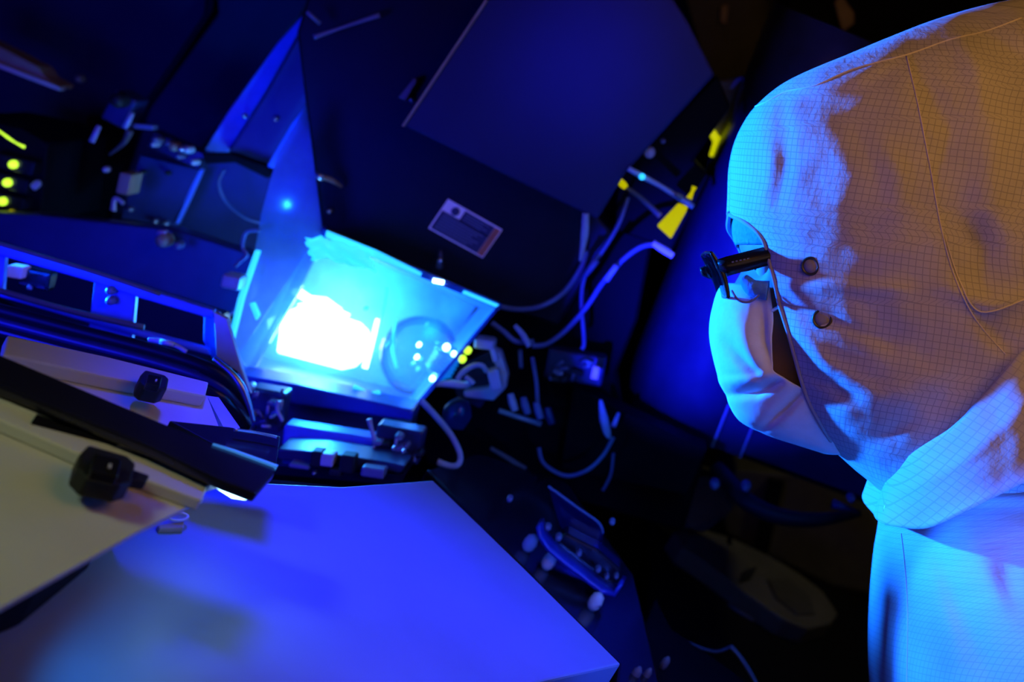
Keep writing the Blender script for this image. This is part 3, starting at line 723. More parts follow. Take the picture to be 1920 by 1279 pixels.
disc(155, 148, 1.95, 8, .02).build('cap', 'grey', op, smooth=True)
mn = root('connector_block', 335, 280, 1.74, 'row of small shiny connectors left of the foot of the tapering post', 'connectors')
obox(330, 282, 1.76, 110, 34, .03, 24).build('base', 'blackgloss', mn, bevel=.002)
for k, (u, v, r, m) in enumerate(((302, 262, 7, 'cable'), (298, 270, 5, 'cablepale'), (335, 275, 9, 'tan'), (350, 278, 8, 'steel'), (360, 280, 8, 'cablepale'), (372, 303, 6, 'cablepale'), (345, 292, 5, 'cable'), (326, 268, 5, 'cable'))):
    disc(u, v, 1.735, r, .025).build('connector', m, mn, smooth=True)
bp_ = root('perforated_plate', 290, 340, 1.80, 'dark blue plate with tiny holes below the connector row', 'plate')
G().pp([(262, 290), (375, 318), (330, 425), (225, 410)], 1.80, .02).build('plate', 'navy', bp_, bevel=.002)
for u, v in ((272, 322), (318, 324), (248, 392), (295, 414), (315, 418)): disc(u, v, 1.795, 5, .012).build('screw', 'steel' if v > 380 else 'rubber', bp_, smooth=True)
one('slim_cable', tubeY([(10, 402, 1.68), (90, 405, 1.68), (170, 418, 1.68), (300, 442, 1.66), (420, 470, 1.64)], 3), 'cable', 'thin cable running along the dark shelf at the left', 'cable', smooth=True)
# dark shelf
sh = root('shelf_deck', 220, 500, 1.6, 'dark blue shelf behind the rail with rectangular cutouts', 'shelf')
G().pp([(-100, 395), (60, 402), (240, 420), (330, 430), (480, 478), (470, 560), (420, 600), (-100, 450)], 1.62, .03).build('deck', 'navy', sh, bevel=.003)
G().pp([(-100, 430), (420, 590), (430, 680), (-100, 570)], 1.60, .02).build('apron', 'black', sh)
cn = root('round_connector', 313, 443, 1.6, 'pinkish round connector lying on the dark blue shelf', 'connector')
disc(316, 448, 1.59, 14, .03).build('body', 'tan', cn, smooth=True)
tubeY([(296, 436, 1.59), (312, 440, 1.59)], [6, 9]).build('plug', 'cablepale', cn, smooth=True)
disc(341, 458, 1.59, 8, .02).build('cap', 'cable', cn, smooth=True)
one('corner_block', obox(432, 530, 1.56, 36, 26, .03, 12), 'bluepanel', 'small bright cyan block against the left side of the glowing chamber', 'block', bevel=.003)
one('coiled_wire', tubeY([(486, 432, 1.57), (462, 436, 1.57), (454, 462, 1.57), (462, 478, 1.57), (450, 490, 1.57), (440, 500, 1.57)], 4), 'cable', 'coiled blue wire beside the hazy sheet', 'wire', smooth=True)
# ================================================================== RAIL WITH CUTOUTS
rl = root('mounting_rail', 200, 560, 1.3, 'blue metal rail with rectangular cutouts, running down to the glowing chamber', 'rail')
g = G()
g.pp([(-60, 440), (0, 458), (180, 512), (400, 582), (400, 600), (250, 556), (175, 530), (0, 480), (-60, 465)], 1.30, .012)
g.pp([(-60, 530), (0, 545), (170, 594), (250, 618), (390, 655), (395, 668), (245, 628), (165, 606), (0, 558), (-60, 545)], 1.30, .012)
g.pp([(178, 512), (255, 540), (246, 642), (164, 622)], 1.305, .010)
g.pp([(382, 578), (410, 586), (430, 664), (440, 690), (400, 680), (380, 640)], 1.305, .010)
g.pp([(-60, 450), (10, 470), (4, 548), (-60, 530)], 1.305, .010)
g.build('rail_plate', 'bluetint', rl, bevel=.002)
for v in (543, 562): 
    disc(212, v, 1.298, 9, .012).build('hole_ring', 'cable', rl, smooth=True)
tubeY([(-20, 452, 1.29), (160, 505, 1.29), (300, 552, 1.29)], 4).build('tan_edge', 'grey', rl, smooth=True)
tubeY([(-20, 540, 1.29), (140, 585, 1.29), (270, 614, 1.29)], 6).build('tan_edge', 'grey', rl, smooth=True)
md = root('white_module', 30, 515, 1.36, 'small white and black module seen through the left cutout of the rail', 'module')
obox(26, 511, 1.35, 32, 22, .02, 10).build('white_cap', 'labelw', md, bevel=.002)
obox(62, 525, 1.36, 60, 36, .02, 12).build('module_body', 'blackgloss', md, bevel=.003)
tubeY([(52, 538, 1.345), (60, 541, 1.345)], [5, 4]).build('button', 'cablepale', md, smooth=True)
one('end_plate', G().pp([(400, 585), (425, 598), (452, 690), (470, 740), (448, 700), (405, 668)], 1.29, .008), 'bluepanel', 'pale blue end plate where the rail meets the glowing chamber', 'plate', bevel=.001)
gl_ = root('pale_connector', 312, 640, 1.24, 'pale yellow and white connector lying beneath the rail', 'connector')
tubeY([(278, 637, 1.24), (300, 640, 1.24), (330, 648, 1.24), (350, 660, 1.24)], [4, 6, 5, 4]).build('body', 'cablepale', gl_, smooth=True)
tubeY([(300, 640, 1.232), (326, 646, 1.232)], [5, 5]).build('yellow_band', 'tray', gl_, smooth=True)
# dark twin guide bars below the rail
gb = root('guide_bar', 200, 640, 1.2, 'long dark guide bar with fine blue edges below the rail', 'guide bar')
for k, (o, r, m) in enumerate(((0, 13, 'black'), (22, 9, 'navy'), (40, 12, 'blackgloss'))):
    tubeY([(-80, 560 + o, 1.24), (120, 613 + o, 1.24), (300, 660 + o, 1.24), (400, 695 + o, 1.24), (440, 730 + o, 1.25), (462, 775 + o * .6, 1.27)], r).build('bar', m, gb, smooth=True)
one('chrome_hose', tubeY([(400, 672, 1.22), (432, 698, 1.22), (452, 724, 1.22), (466, 758, 1.22), (476, 792, 1.22)], [4, 6, 8, 6, 4]), 'steel', 'shiny bent hose at the lower left corner of the glowing chamber', 'hose', smooth=True)
# ================================================================== TRAYS AND BARS (lying above the table)
def pz(pts, z, th, g=None): return (g or G()).prism([PZ(a, b, z) for a, b in pts], (0, 0, -th))
ut = root('equipment_tray', 200, 720, 1.05, 'upper white tray under the rail, lit purple-blue, with a small dark clip', 'tray')
WL[ut.name] = PZ(200, 740, 1.0); ut.location = WL[ut.name]
pz([(8, 640), (20, 655), (200, 702), (388, 742), (410, 800), (420, 812), (280, 800), (0, 700)], 1.036, .004).build('tray_sheet', 'tray', ut)
pz([(14, 628), (200, 668), (392, 716), (386, 742), (200, 706), (6, 664)], 1.046, .010).build('rim', 'tray', ut, bevel=.0015)
pz([(388, 742), (410, 745), (450, 802), (425, 812)], 1.035, .02).build('end_face', 'bluepanel', ut)
def clip(u, v, z, s, ang, par, jaw=True):
    a = R(ang); c, s_ = math.cos(a), math.sin(a); q = lambda x, y: (u + (x * c - y * s_) * s, v + (x * s_ + y * c) * s)
    b = pz([q(-28, -6), (q(-22, -16)), q(18, -14), q(28, -8), q(28, 10), q(18, 16), q(-16, 16), q(-28, 8)], z + .012, .012).build('clip', 'rubber', par, bevel=.0015)
    pz([q(-14, -9), q(14, -9), q(14, 9), q(-14, 9)], z + .018, .006).build('clip_pad', 'goggle', b, bevel=.001)
    pz([q(2, -2), q(5, -2), q(5, 2), q(2, 2)], z + .0185, .0008).build('clip_pin', 'cablepale', b)
    if jaw: pz([q(26, -2), q(44, 0), q(42, 7), q(26, 8)], z + .008, .006).build('clip_jaw', 'rubber', b, bevel=.001)
clip(290, 712, 1.046, .95, 12, ut, False)
pz([(60, 700), (400, 800), (360, 840), (40, 730)], 1.032, .031).build('tray_block', 'blackmatte', ut)
lt = root('equipment_tray', 150, 950, 1.05, 'large lower white tray at the left edge, lit yellowish grey, with a bulky black clip', 'tray')
WL[lt.name] = PZ(100, 960, 1.0); lt.location = WL[lt.name]
pz([(-200, 700), (0, 782), (200, 868), (382, 935), (260, 995), (130, 1068), (0, 1140), (-200, 1230)], 1.06, .003).build('tray_sheet', 'tray', lt)
pz([(-200, 668), (0, 744), (288, 838), (280, 850), (392, 908), (378, 938), (190, 868), (0, 786), (-200, 706)], 1.068, .008).build('rim', 'tray', lt, bevel=.0015)
pz([(-200, 640), (0, 722), (160, 788), (292, 838), (284, 852), (120, 800), (0, 748), (-200, 670)], 1.070, .006).build('rim_lip', 'tray', lt, bevel=.001)
pz([(280, 848), (418, 903), (392, 912), (276, 862)], 1.068, .004).build('rim_lip', 'tray', lt)
clip(200, 872, 1.068, 1.9, 13, lt)
pz([(-200, 760), (0, 830), (240, 920), (120, 1010), (-200, 1120)], 1.055, .054).build('tray_block', 'blackmatte', lt)
db = root('door_bar', 250, 780, 1.05, 'long black bar crossing between the two white trays, with a bright tip', 'bar')
WL[db.name] = PZ(250, 790, 1.0); db.location = WL[db.name]
pz([(-200, 588), (0, 664), (290, 786), (400, 832), (520, 872), (516, 886), (482, 926), (420, 902), (290, 840), (0, 722), (-200, 645)], 1.078, .007).build('bar_body', 'blackgloss', db, bevel=.002)
pz([(400, 831), (440, 843), (522, 872), (520, 875), (440, 845)], 1.0795, .003).build('edge_highlight', 'edgeglow', db)  # emissive strip painted as light on the bar edge
pz([(405, 903), (425, 898), (455, 908), (482, 924), (474, 930), (440, 925)], 1.066, .004).build('bright_tip', 'lamp', db, bevel=.001)  # tip is no lamp; its brightness is painted by emission
pz([(440, 914), (450, 916), (452, 922), (442, 920)], 1.068, .003).build('tip_hole', 'rubber', db)
pz([(80, 760), (300, 838), (290, 850), (60, 790)], 1.070, .07).build('foot', 'blackmatte', db)
one('dark_flap', pz([(318, 788), (430, 800), (526, 818), (520, 868), (400, 832)], 1.05, .012), 'blackgloss', 'triangular dark flap beside the end of the long black bar', 'flap', bevel=.001)
one('wire_bow', G().tube([PZ(u, v, 1.056) for u, v in ((440, 806), (480, 812), (518, 820))], .0012, 8), 'steel', 'thin shiny wire along the top edge of the dark flap', 'wire', smooth=True)
tg = root('tan_tab', 320, 980, 1.05, 'small tan tab with a blue ring sticking out under the lower tray', 'tab')
WL[tg.name] = PZ(320, 980, 1.0); tg.location = WL[tg.name]
pz([(296, 984), (346, 976), (344, 990), (300, 991)], 1.004, .004).build('tab', 'tan', tg, bevel=.001)
G().tube([PZ(334 + 18 * math.cos(a), 969 + 7 * math.sin(a), 1.006) for a in [k * math.pi / 8 for k in range(16)]], .001, 8, closed=True).build('ring', 'cablepale', tg, smooth=True)
# ================================================================== BELOW THE CHAMBER
cp = root('cross_plate', 620, 825, 1.42, 'polished blue-lit cross plate under the glowing chamber', 'plate')
G().pp([(532, 796), (700, 822), (706, 856), (600, 848), (528, 838)], 1.42, .03).build('plate', 'bluetint', cp, bevel=.003)
G().pp([(440, 702), (560, 722), (775, 770), (772, 790), (560, 760), (460, 740)], 1.50, .05).build('front_beam', 'deeptint', cp, bevel=.003)
G().pp([(455, 740), (770, 790), (760, 850), (530, 840), (470, 820)], 1.52, .05).build('dark_back', 'navy', cp)
st = root('rail_stage', 620, 870, 1.36, 'low rail stage with small blocks beneath the cross plate', 'stage')
G().pp([(520, 842), (600, 848), (720, 866), (760, 875), (750, 888), (600, 870), (520, 862)], 1.36, .05).build('stage_rail', 'navy', st, bevel=.002)
G().pp([(500, 868), (760, 890), (750, 912), (500, 890)], 1.38, .05).build('lower_rail', 'blackgloss', st, bevel=.002)
for u, v, w_, h_, m in ((592, 862, 22, 30, 'rubber'), (612, 864, 26, 24, 'cablepale'), (650, 872, 28, 34, 'rubber'), (698, 888, 44, 18, 'cable'), (560, 876, 40, 8, 'cable'), (628, 888, 24, 14, 'rubber')):
    obox(u, v, 1.35, w_, h_, .02, 8).build('block', m, st, bevel=.002)
for u, v in ((740, 838), (758, 844), (592, 884)): disc(u, v, 1.34, 4, .01).build('screw', 'steel', st, smooth=True)
def cluster(name, cu, cv, Y, su, sv, n, lab_, cat, seed):
    rnd = random.Random(seed); rt_ = root(name, cu, cv, Y, lab_, cat)
    obox(cu, cv, Y + .02, su * 1.1, sv * 1.1, .03, 10).build('base_block', 'navy', rt_, bevel=.003)
    for k in range(n):
        u = cu + rnd.uniform(-.5, .5) * su; v = cv + rnd.uniform(-.5, .5) * sv; q = rnd.random()
        if q < .45: disc(u, v, Y - .005, rnd.uniform(4, 8), .02).build('knob', rnd.choice(['cable', 'steel', 'bluepanel']), rt_, smooth=True)
        elif q < .75: obox(u, v, Y - .005, rnd.uniform(10, 24), rnd.uniform(8, 16), .02, rnd.uniform(-30, 40)).build('block', rnd.choice(['rubber', 'navy', 'cable']), rt_, bevel=.002)
        else:
            a = rnd.uniform(0, 3.1); l = rnd.uniform(10, 20)
            tubeY([(u, v, Y - .01), (u + l * math.cos(a), v - l * abs(math.sin(a)), Y - .015)], 3).build('pin', rnd.choice(['cablepale', 'cable']), rt_, smooth=True)
    return rt_
c1 = cluster('adjuster_block', 496, 770, 1.42, 62, 70, 13, 'blue-lit cluster of adjuster knobs below the left corner of the glowing chamber', 'adjuster', 3)
tubeY([(522, 752, 1.40), (520, 768, 1.40), (530, 790, 1.40)], [5, 4, 3]).build('lever', 'cablepale', c1, smooth=True)
disc(474, 722, 1.40, 8, .02).build('knob', 'bluepanel', c1, smooth=True)
c2 = cluster('adjuster_block', 745, 835, 1.42, 80, 58, 15, 'dark cluster of knobs and clamps below the right corner of the glowing chamber', 'adjuster', 11)
tubeY([(692, 786, 1.40), (697, 806, 1.40), (703, 826, 1.40)], [6, 4, 5]).build('lever', 'cablepale', c2, smooth=True)
for pts in ([(585, 735), (600, 748), (632, 752)], [(662, 726), (690, 742), (712, 736)]):
    one('chamber_latch', tubeY([(*p, 1.54) for p in pts], [6, 9, 5]), 'litglow', ('bright cyan latch on the lower rim of the glowing chamber, nearer its left corner' if pts[0][0] < 600 else 'bright cyan latch on the lower rim of the glowing chamber, nearer its right corner'), 'latch', 'latches on the lower rim of the chamber', smooth=True)  # latches glow by emission, painted as chamber light
one('loop_hose', tubeY([(790, 752, 1.50), (815, 778, 1.49), (845, 815, 1.47), (862, 850, 1.46), (860, 870, 1.45), (845, 874, 1.45), (820, 866, 1.45)], [6, 6, 6, 6, 6, 6, 7]), 'cablepale', 'violet-blue hose looping down from the right corner of the glowing chamber', 'hose', smooth=True)
# ================================================================== RIGHT OF THE CHAMBER
bk = root('connector_bracket', 915, 700, 1.58, 'blue-lit bracket with a white plug and two round green lights, right of the chamber', 'bracket')
G().pp([(925, 655), (938, 660), (952, 705), (948, 728), (925, 752), (870, 745), (868, 735), (915, 728), (930, 700)], 1.60, .02).build('plate', 'bluepanel', bk, bevel=.002)
G().pp([(840, 700), (925, 655), (932, 720), (900, 765), (860, 748)], 1.64, .03).build('backing', 'navy', bk)
obox(907, 647, 1.58, 38, 18, .03, 8).build('white_socket', 'bluepanel', bk, bevel=.003)
obox(927, 714, 1.575, 22, 42, .02, -12).build('cyan_pad', 'bluepanel', bk, bevel=.003)
obox(926, 668, 1.575, 10, 26, .02, -15).build('cyan_pad', 'bluepanel', bk, bevel=.002)
for u, v in ((878, 656), (868, 672)): disc(u, v, 1.56, 7, .012).build('light', 'led', bk, smooth=True, lab='round green light')
pl = root('white_plug', 855, 718, 1.56, 'white plug with a short curled lead entering the right edge of the chamber', 'plug')
tubeY([(816, 722, 1.56), (832, 720, 1.56), (850, 720, 1.56), (872, 722, 1.56), (886, 716, 1.56)], [3, 6, 8, 7, 5]).build('plug_body', 'white', pl, smooth=True)
tubeY([(858, 712, 1.555), (868, 698, 1.555), (888, 686, 1.555), (904, 686, 1.555), (912, 696, 1.56)], 5).build('curled_lead', 'cablepale', pl, smooth=True)
tubeY([(872, 706, 1.55), (880, 712, 1.55), (888, 720, 1.55)], 5).build('curled_lead', 'cablepale', pl, smooth=True)
bo = PY(848, 800, 1.52); bax = PY(868, 748, 1.52) - bo; bl = bax.length
one('clear_bottle', G().lathe(bo, bax, [(0, .008), (.003, .014), (bl * .55, .0165), (bl * .8, .012), (bl, .006)], 20), 'bluefilm', 'small clear blue bottle hanging under the plug, right of the chamber', 'bottle', smooth=True)
nz_ = root('nozzle_rack', 985, 780, 1.6, 'grey bar carrying four small cylindrical nozzles, right of the chamber', 'nozzle rack')
tubeY([(935, 770, 1.60), (1015, 796, 1.60)], 5, smooth=False).build('bar', 'alu', nz_, smooth=True)
for k, (u, v) in enumerate(((961, 755), (985, 761), (1009, 770), (1030, 780))):
    tubeY([(u - 4, v - 16, 1.58), (u, v, 1.58), (u + 5, v + 15, 1.58)], [6, 8, 7]).build('nozzle', ('cablepale', 'cable', 'cable', 'navy')[k], nz_, smooth=True)
c3 = cluster('valve_block', 1078, 690, 1.66, 100, 50, 12, 'dark valve block with tiny blue knobs, left of the rounded enclosure', 'valve block', 21)
tubeY([(1118, 688, 1.6), (1114, 710, 1.6)], [7, 8]).build('twist_knob', 'labelw', c3, smooth=True, lab='violet capsule-shaped knob')
def cab(pts, r, lbl, m='cable', name='cable'): return one(name, tubeY(pts, r), m, lbl, 'cable', smooth=True)
cab([(1228, 458, 1.60), (1200, 464, 1.60), (1165, 490, 1.60), (1130, 530, 1.60), (1100, 575, 1.61), (1060, 620, 1.62), (1025, 645, 1.62), (998, 648, 1.62)], 5, 'bright blue cable sweeping down from the connector by the yellow wedge')
cab([(940, 575, 1.61), (975, 580, 1.61), (1020, 572, 1.61), (1060, 545, 1.62), (1090, 500, 1.62), (1098, 470, 1.62)], 5, 'dark curved cable starting at the right tip of the glowing chamber')
cab([(1178, 370, 1.62), (1160, 420, 1.61), (1130, 470, 1.61), (1100, 510, 1.61), (1090, 560, 1.62), (1095, 640, 1.63), (1090, 655, 1.63)], 4, 'thin dark cable hanging from the small yellow clip')
cab([(922, 605, 1.60), (945, 622, 1.60), (968, 640, 1.60), (1000, 640, 1.61)], 5, 'short blue cable behind the right tip of the glowing chamber')
cab([(965, 610, 1.59), (982, 630, 1.59), (992, 650, 1.59)], [4, 6, 5], 'short bright blue connector lead right of the chamber', 'cablepale')
cab([(998, 670, 1.61), (1006, 720, 1.61), (1008, 770, 1.6)], 4, 'vertical dark blue cable dropping to the nozzle rack')
cab([(975, 656, 1.61), (977, 690, 1.61)], 4, 'short vertical blue pin left of the dropping cable', 'cable', 'pin')
cab([(1150, 820, 1.62), (1130, 855, 1.61), (1100, 882, 1.6), (1060, 892, 1.6), (1020, 870, 1.6), (1010, 840, 1.6)], 4, 'blue cable looping beneath the shuttle-shaped plug')
cab([(1150, 850, 1.66), (1145, 890, 1.66), (1130, 920, 1.66)], 3, 'faint thin cable hanging right of the looping cable')
cab([(1160, 775, 1.64), (1150, 800, 1.63)], [4, 5], 'pale blue stub at the lower left corner of the rounded enclosure', 'cablepale', 'cable_stub')
cab([(1126, 750, 1.62), (1132, 785, 1.61), (1138, 810, 1.61), (1142, 822, 1.61)], [3, 9, 8, 3], 'shuttle-shaped bright blue plug left of the rounded enclosure', 'cablepale', 'cable_plug')
cab([(920, 840, 1.62), (950, 858, 1.62), (985, 880, 1.62)], [4, 5, 6], 'dim greyish cable end on the dark deck', 'grey')
cab([(1098, 400, 1.58), (1096, 440, 1.58), (1088, 490, 1.58)], [7, 8, 3], 'bright blue upright tube end below the upper cabinet', 'cablepale', 'tube_end')
cab([(1118, 488, 1.59), (1098, 516, 1.59)], [7, 5], 'short blue sleeve on the thin dark cable', 'cable', 'cable_sleeve')
cab([(1156, 498, 1.585), (1136, 526, 1.585)], [6, 6], 'pale blue sleeve on the sweeping bright blue cable', 'cablepale', 'cable_sleeve')
# backing so the cabling sits on something
dk = root('rear_cabinet', 1100, 650, 1.72, 'black rear cabinet behind the cables and the valve block', 'cabinet')
G().pp([(900, 560), (1150, 430), (1225, 440), (1195, 600), (1155, 700), (1166, 772), (1325, 848), (1280, 1000), (1050, 930), (800, 870), (770, 770)], 1.755, .055).build('carcass', 'deadblack', dk, bevel=.004)
G().pp([(1075, 720), (1165, 770), (1325, 845), (1290, 930), (1050, 880)], 1.70, .05).build('lower_door', 'deadblack', dk, bevel=.002)
# rod, yellow parts, connector
rr_ = root('blue_rod', 1240, 350, 1.56, 'slanted bright blue rod above the yellow wedge', 'rod')
tubeY([(1178, 316, 1.56), (1200, 328, 1.56), (1240, 350, 1.56), (1300, 388, 1.56)], [5, 6, 5, 6]).build('rod', 'cablepale', rr_, smooth=True)
tubeY([(1266, 364, 1.553), (1280, 371, 1.553)], [5, 5], smooth=False).build('copper_band', 'tan', rr_, smooth=True)
disc(1204, 331, 1.553, 6, .01).build('rod_highlight', 'litglow', rr_, smooth=True)  # glowing disc painted as a highlight on the rod
yw = root('yellow_wedge', 1262, 408, 1.60, 'bright yellow wedge-shaped tab with a knob tip, below the blue rod', 'tab')
G().pp([(1272, 382), (1290, 388), (1286, 398), (1258, 448), (1232, 424)], 1.60, .01).build('wedge', 'yellow', yw, bevel=.0015)
tubeY([(1292, 372, 1.6), (1298, 360, 1.6), (1302, 350, 1.6)], [6, 3, 5]).build('tip', 'yellow', yw, smooth=True)
yc = root('yellow_clip', 1170, 345, 1.60, 'small yellow clip on a dim strap, left of the yellow wedge', 'clip')
tubeY([(1160, 338, 1.60), (1168, 346, 1.60), (1174, 352, 1.6)], [6, 7, 5]).build('clip_head', 'yellow', yc, smooth=True)
tubeY([(1174, 352, 1.61), (1200, 370, 1.61), (1238, 405, 1.61)], [4, 5, 6]).build('strap', 'grey', yc, smooth=True)
yf = root('yellow_fixture', 1345, 240, 1.95, 'dim fixture with a glowing yellow lower edge, beside the top of the hood', 'fixture')
G().pp([(1310, 215), (1340, 150), (1420, 140), (1480, 160), (1400, 300), (1335, 265)], 1.95, .1).build('body', 'grey', yf, bevel=.004)
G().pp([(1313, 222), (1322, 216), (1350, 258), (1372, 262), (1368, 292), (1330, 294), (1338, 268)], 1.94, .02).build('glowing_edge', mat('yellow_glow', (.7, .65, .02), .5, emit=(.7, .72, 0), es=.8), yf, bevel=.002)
ck = root('cable_connector', 1245, 466, 1.59, 'pinkish-violet cable connector at the edge of the rounded enclosure', 'connector')
tubeY([(1224, 456, 1.59), (1240, 466, 1.59), (1262, 480, 1.59)], [5, 7, 6]).build('body', 'labelw', ck, smooth=True)
tubeY([(1226, 452, 1.588), (1258, 470, 1.588)], 2, smooth=False).build('edge', 'tan', ck)
for u, v, r, l in ((1218, 285, 11, 'round blue cap above the slanted blue rod'), (1243, 264, 5, 'tiny violet screw above the round blue cap')):
    one('indicator_button', disc(u, v, 1.62, r, .02), 'cablepale' if r > 6 else 'cable', l, 'button', smooth=True)
one('support_plate', G().pp([(1160, 330), (1345, 140), (1370, 200), (1300, 300), (1330, 330), (1260, 470), (1150, 430)], 1.72, .1), 'deadblack', 'black support frame behind the blue rod and yellow tabs', 'frame', bevel=.003)
# ================================================================== ROUNDED ENCLOSURE
en = root('rounded_enclosure', 1320, 700, 1.85, 'tall rounded blue-lit enclosure behind the person', 'enclosure')
sect = [(1166, 766, 2.12), (1164, 766, 2.05), (1166, 767, 1.98), (1172, 770, 1.92), (1184, 776, 1.875), (1204, 784, 1.845), (1232, 796, 1.828), (1270, 811, 1.82), (1335, 838, 1.82)]
rows_ = []
for t in [0, .1, .25, .5, .75, 1]:
    rows_.append([PY(u + 300 * t, v - 760 * t, Y - .1 * t) for u, v, Y in sect])
G().grid(rows_).build('rounded_shell', 'navy', en, smooth=True, solid=-.01)
G().tube([PY(u, v, Y - .004) for u, v, Y in sect[1:]], .0022, 8).build('bottom_trim', 'cablepale', en, smooth=True)
def ep(a, b, t0, t1, Y, th, m, nm):
    f = lambda s_, t: (1335 + 265 * s_ + 300 * t, 838 + 97 * s_ - 760 * t)
    p = [(f(a, t0), t0), (f(b, t0), t0), (f(b, t1), t1), (f(a, t1), t1)]
    return G().prism([PY(*q, Y - .1 * t) for q, t in p], (0, th, 0)).build(nm, m, en, bevel=.001)
ep(0.01, .2, 0, 1, 1.815, .03, 'navy', 'door_strip')
ep(.215, 1.15, .01, 1, 1.81, .03, 'navy', 'side_panel')
ep(0, 1.15, 0, 1, 1.85, .3, 'black', 'inner_frame')
for s0 in (0, .2): tubeY([(1335 + 265 * s0, 838 + 97 * s0, 1.805), (1335 + 265 * s0 + 32, 838 + 97 * s0 - 80, 1.795)], 2.2, smooth=False).build('seam_strip', 'bluepanel', en)
hd = sub_empty('curved_handle', PY(1480, 950, 1.7), en, 'large black curved handle bar')
tubeY([(1345, 880, 1.78), (1368, 905, 1.74), (1400, 940, 1.7), (1460, 968, 1.68), (1530, 975, 1.68), (1612, 962, 1.7)], [16, 17, 18, 17, 14, 7]).build('grip', 'rubber', hd, smooth=True)
for u, v in ((1340, 904), (1398, 908)): disc(u, v, 1.70, 10, .02).build('bolt', 'cable', hd, smooth=True)
tubeY([(1560, 945, 1.66), (1610, 960, 1.66)], [10, 3]).build('end_plate', 'navy', hd, smooth=True)
disc(1594, 930, 1.7, 8, .02).build('bolt', 'cable', hd, smooth=True)
# ================================================================== LOWER RIGHT: CART, LOUVRE, TRAY
ctz = .80
ca = empty('low_cart', PZ(1450, 1150, 0.0) * 0 + Vector((.62, 2.25, 0)), 'low dark cart at the lower right behind the person', 'cart')
g = G(); pts = [PZ(u, v, ctz) for u, v in ((1230, 960), (1640, 1140), (1700, 1400), (1200, 1300))]
g.prism(pts, (0, 0, -.03)).build('cart_top', 'blackmatte', ca)
g = G().prism([p.lerp(sum(pts, Vector()) / 4, .1) for p in [Vector((q.x, q.y, ctz - .03)) for q in pts]], (0, 0, -.69)); g.build('cart_body', 'blackmatte', ca)
for p in pts:
    q = p.lerp(sum(pts, Vector()) / 4, .15); G().lathe((q.x, q.y, 0), (0, 0, 1), [(0, .02), (.02, .03), (.06, .03), (.09, .015)], 12).build('caster', 'rubber', ca, smooth=True)
gy = root('parts_tray', 1400, 1080, 2, 'dim grey elongated tray with rounded end on the low cart', 'tray')
WL[gy.name] = PZ(1400, 1080, ctz); gy.location = WL[gy.name]
trp = [(1262, 998), (1300, 985), (1372, 1008), (1440, 1040), (1500, 1075), (1545, 1110), (1572, 1150), (1560, 1168), (1515, 1178), (1470, 1160), (1400, 1112), (1330, 1060), (1280, 1025)]
pz(trp, ctz + .03, .03).build('tray_body', 'grey', gy, bevel=.004)
pz([(1440, 1085), (1480, 1085), (1520, 1120), (1530, 1150), (1495, 1150), (1455, 1118)], ctz + .034, .006).build('raised_pad', mat('dim_pad', (.09, .085, .07), .6), gy, bevel=.002)
pz([(1395, 1070), (1420, 1062), (1410, 1082), (1390, 1088)], ctz + .036, .006).build('slot', 'rubber', gy)
disc(1367, 1012, 2.05, 5, .02).build('peg', 'rubber', gy, smooth=True)
lv = root('louvred_cover', 1310, 945, 2.1, 'ribbed louvred cover with faint copper sheen, above the dim grey tray', 'louvred cover')
G().pp([(1238, 945), (1258, 915), (1320, 892), (1340, 900), (1378, 952), (1320, 1000), (1262, 985)], 2.1, .06).build('cover', 'grey', lv, bevel=.003)
for k in range(9):
    t = k / 8; u0 = 1272 + 66 * t; v0 = 922 - 20 * t + 4; tubeY([(u0 - 20 + 6 * t, v0 + 6, 2.09), (u0 + 30 , v0 + 62 - 12 * t, 2.09)], 2.6, smooth=False).build('rib', 'tan', lv)
disc(1268, 912, 2.1, 6, .02).build('corner_screw', 'tan', lv, smooth=True)
fb = root('lit_floor_block', 1470, 930, 2.6, 'dim yellowish block added for the lit floor between the handle and the enclosure', 'box')
G().pp([(1380, 880), (1600, 900), (1660, 1000), (1660, 1120), (1560, 1100), (1360, 1000), (1350, 940)], 2.75, .3).build('box', mat('dim_yellow', (.13, .12, .08), .6), fb, bevel=.005)  # tinted block added in place of the floor in yellow light
G().pp([(1442, 900), (1470, 905), (1440, 1040), (1415, 1032)], 2.73, .02).build('strap', 'blackmatte', fb)
# knob panel along the table edge
kp = root('knob_strip', 1050, 1080, 1.3, 'black strip along the right edge of the blue table', 'panel')
WL[kp.name] = PZ(1050, 1080, .9); kp.location = WL[kp.name]
pz([(800, 880), (900, 850), (1060, 900), (1190, 1080), (1240, 1290), (1140, 1400), (1160, 1245)], .93, .031).build('strip', 'blackgloss', kp, bevel=.003)
pz([(1230, 1120), (1260, 1180), (1420, 1290), (1300, 1400), (1150, 1400), (1175, 1260)], .925, .025).build('strip', 'blackmatte', kp, bevel=.003)
for k, (u, v) in enumerate(((986, 1032), (1021, 1066), (1108, 1142))):
    kr = sub_empty('lever_knob', PZ(u, v, .93), kp, ('rounded white lever knob on the black strip, farthest from the table corner', 'rounded white lever knob on the black strip, between the other two knobs', 'rounded white lever knob on the black strip, closest to the table corner')[k])
    b = PZ(u, v, .93); s_ = 1.25 / F
    G().lathe(b, (0, 0, 1), [(0, 9 * s_), (.004, 14 * s_), (.010, 15 * s_), (.016, 12 * s_), (.019, 4 * s_)], 20).build('knob_body', 'white', kr, smooth=True)
    q = PZ(u + 17, v - 7, .94)
    G().tube([b + Vector((0, 0, .009)), q], [7 * s_, 5 * s_], 10).build('lever', 'white', kr, smooth=True)
sc1 = root('curved_shield', 1080, 970, 1.4, 'curved translucent blue shield standing behind the knobs', 'shield')
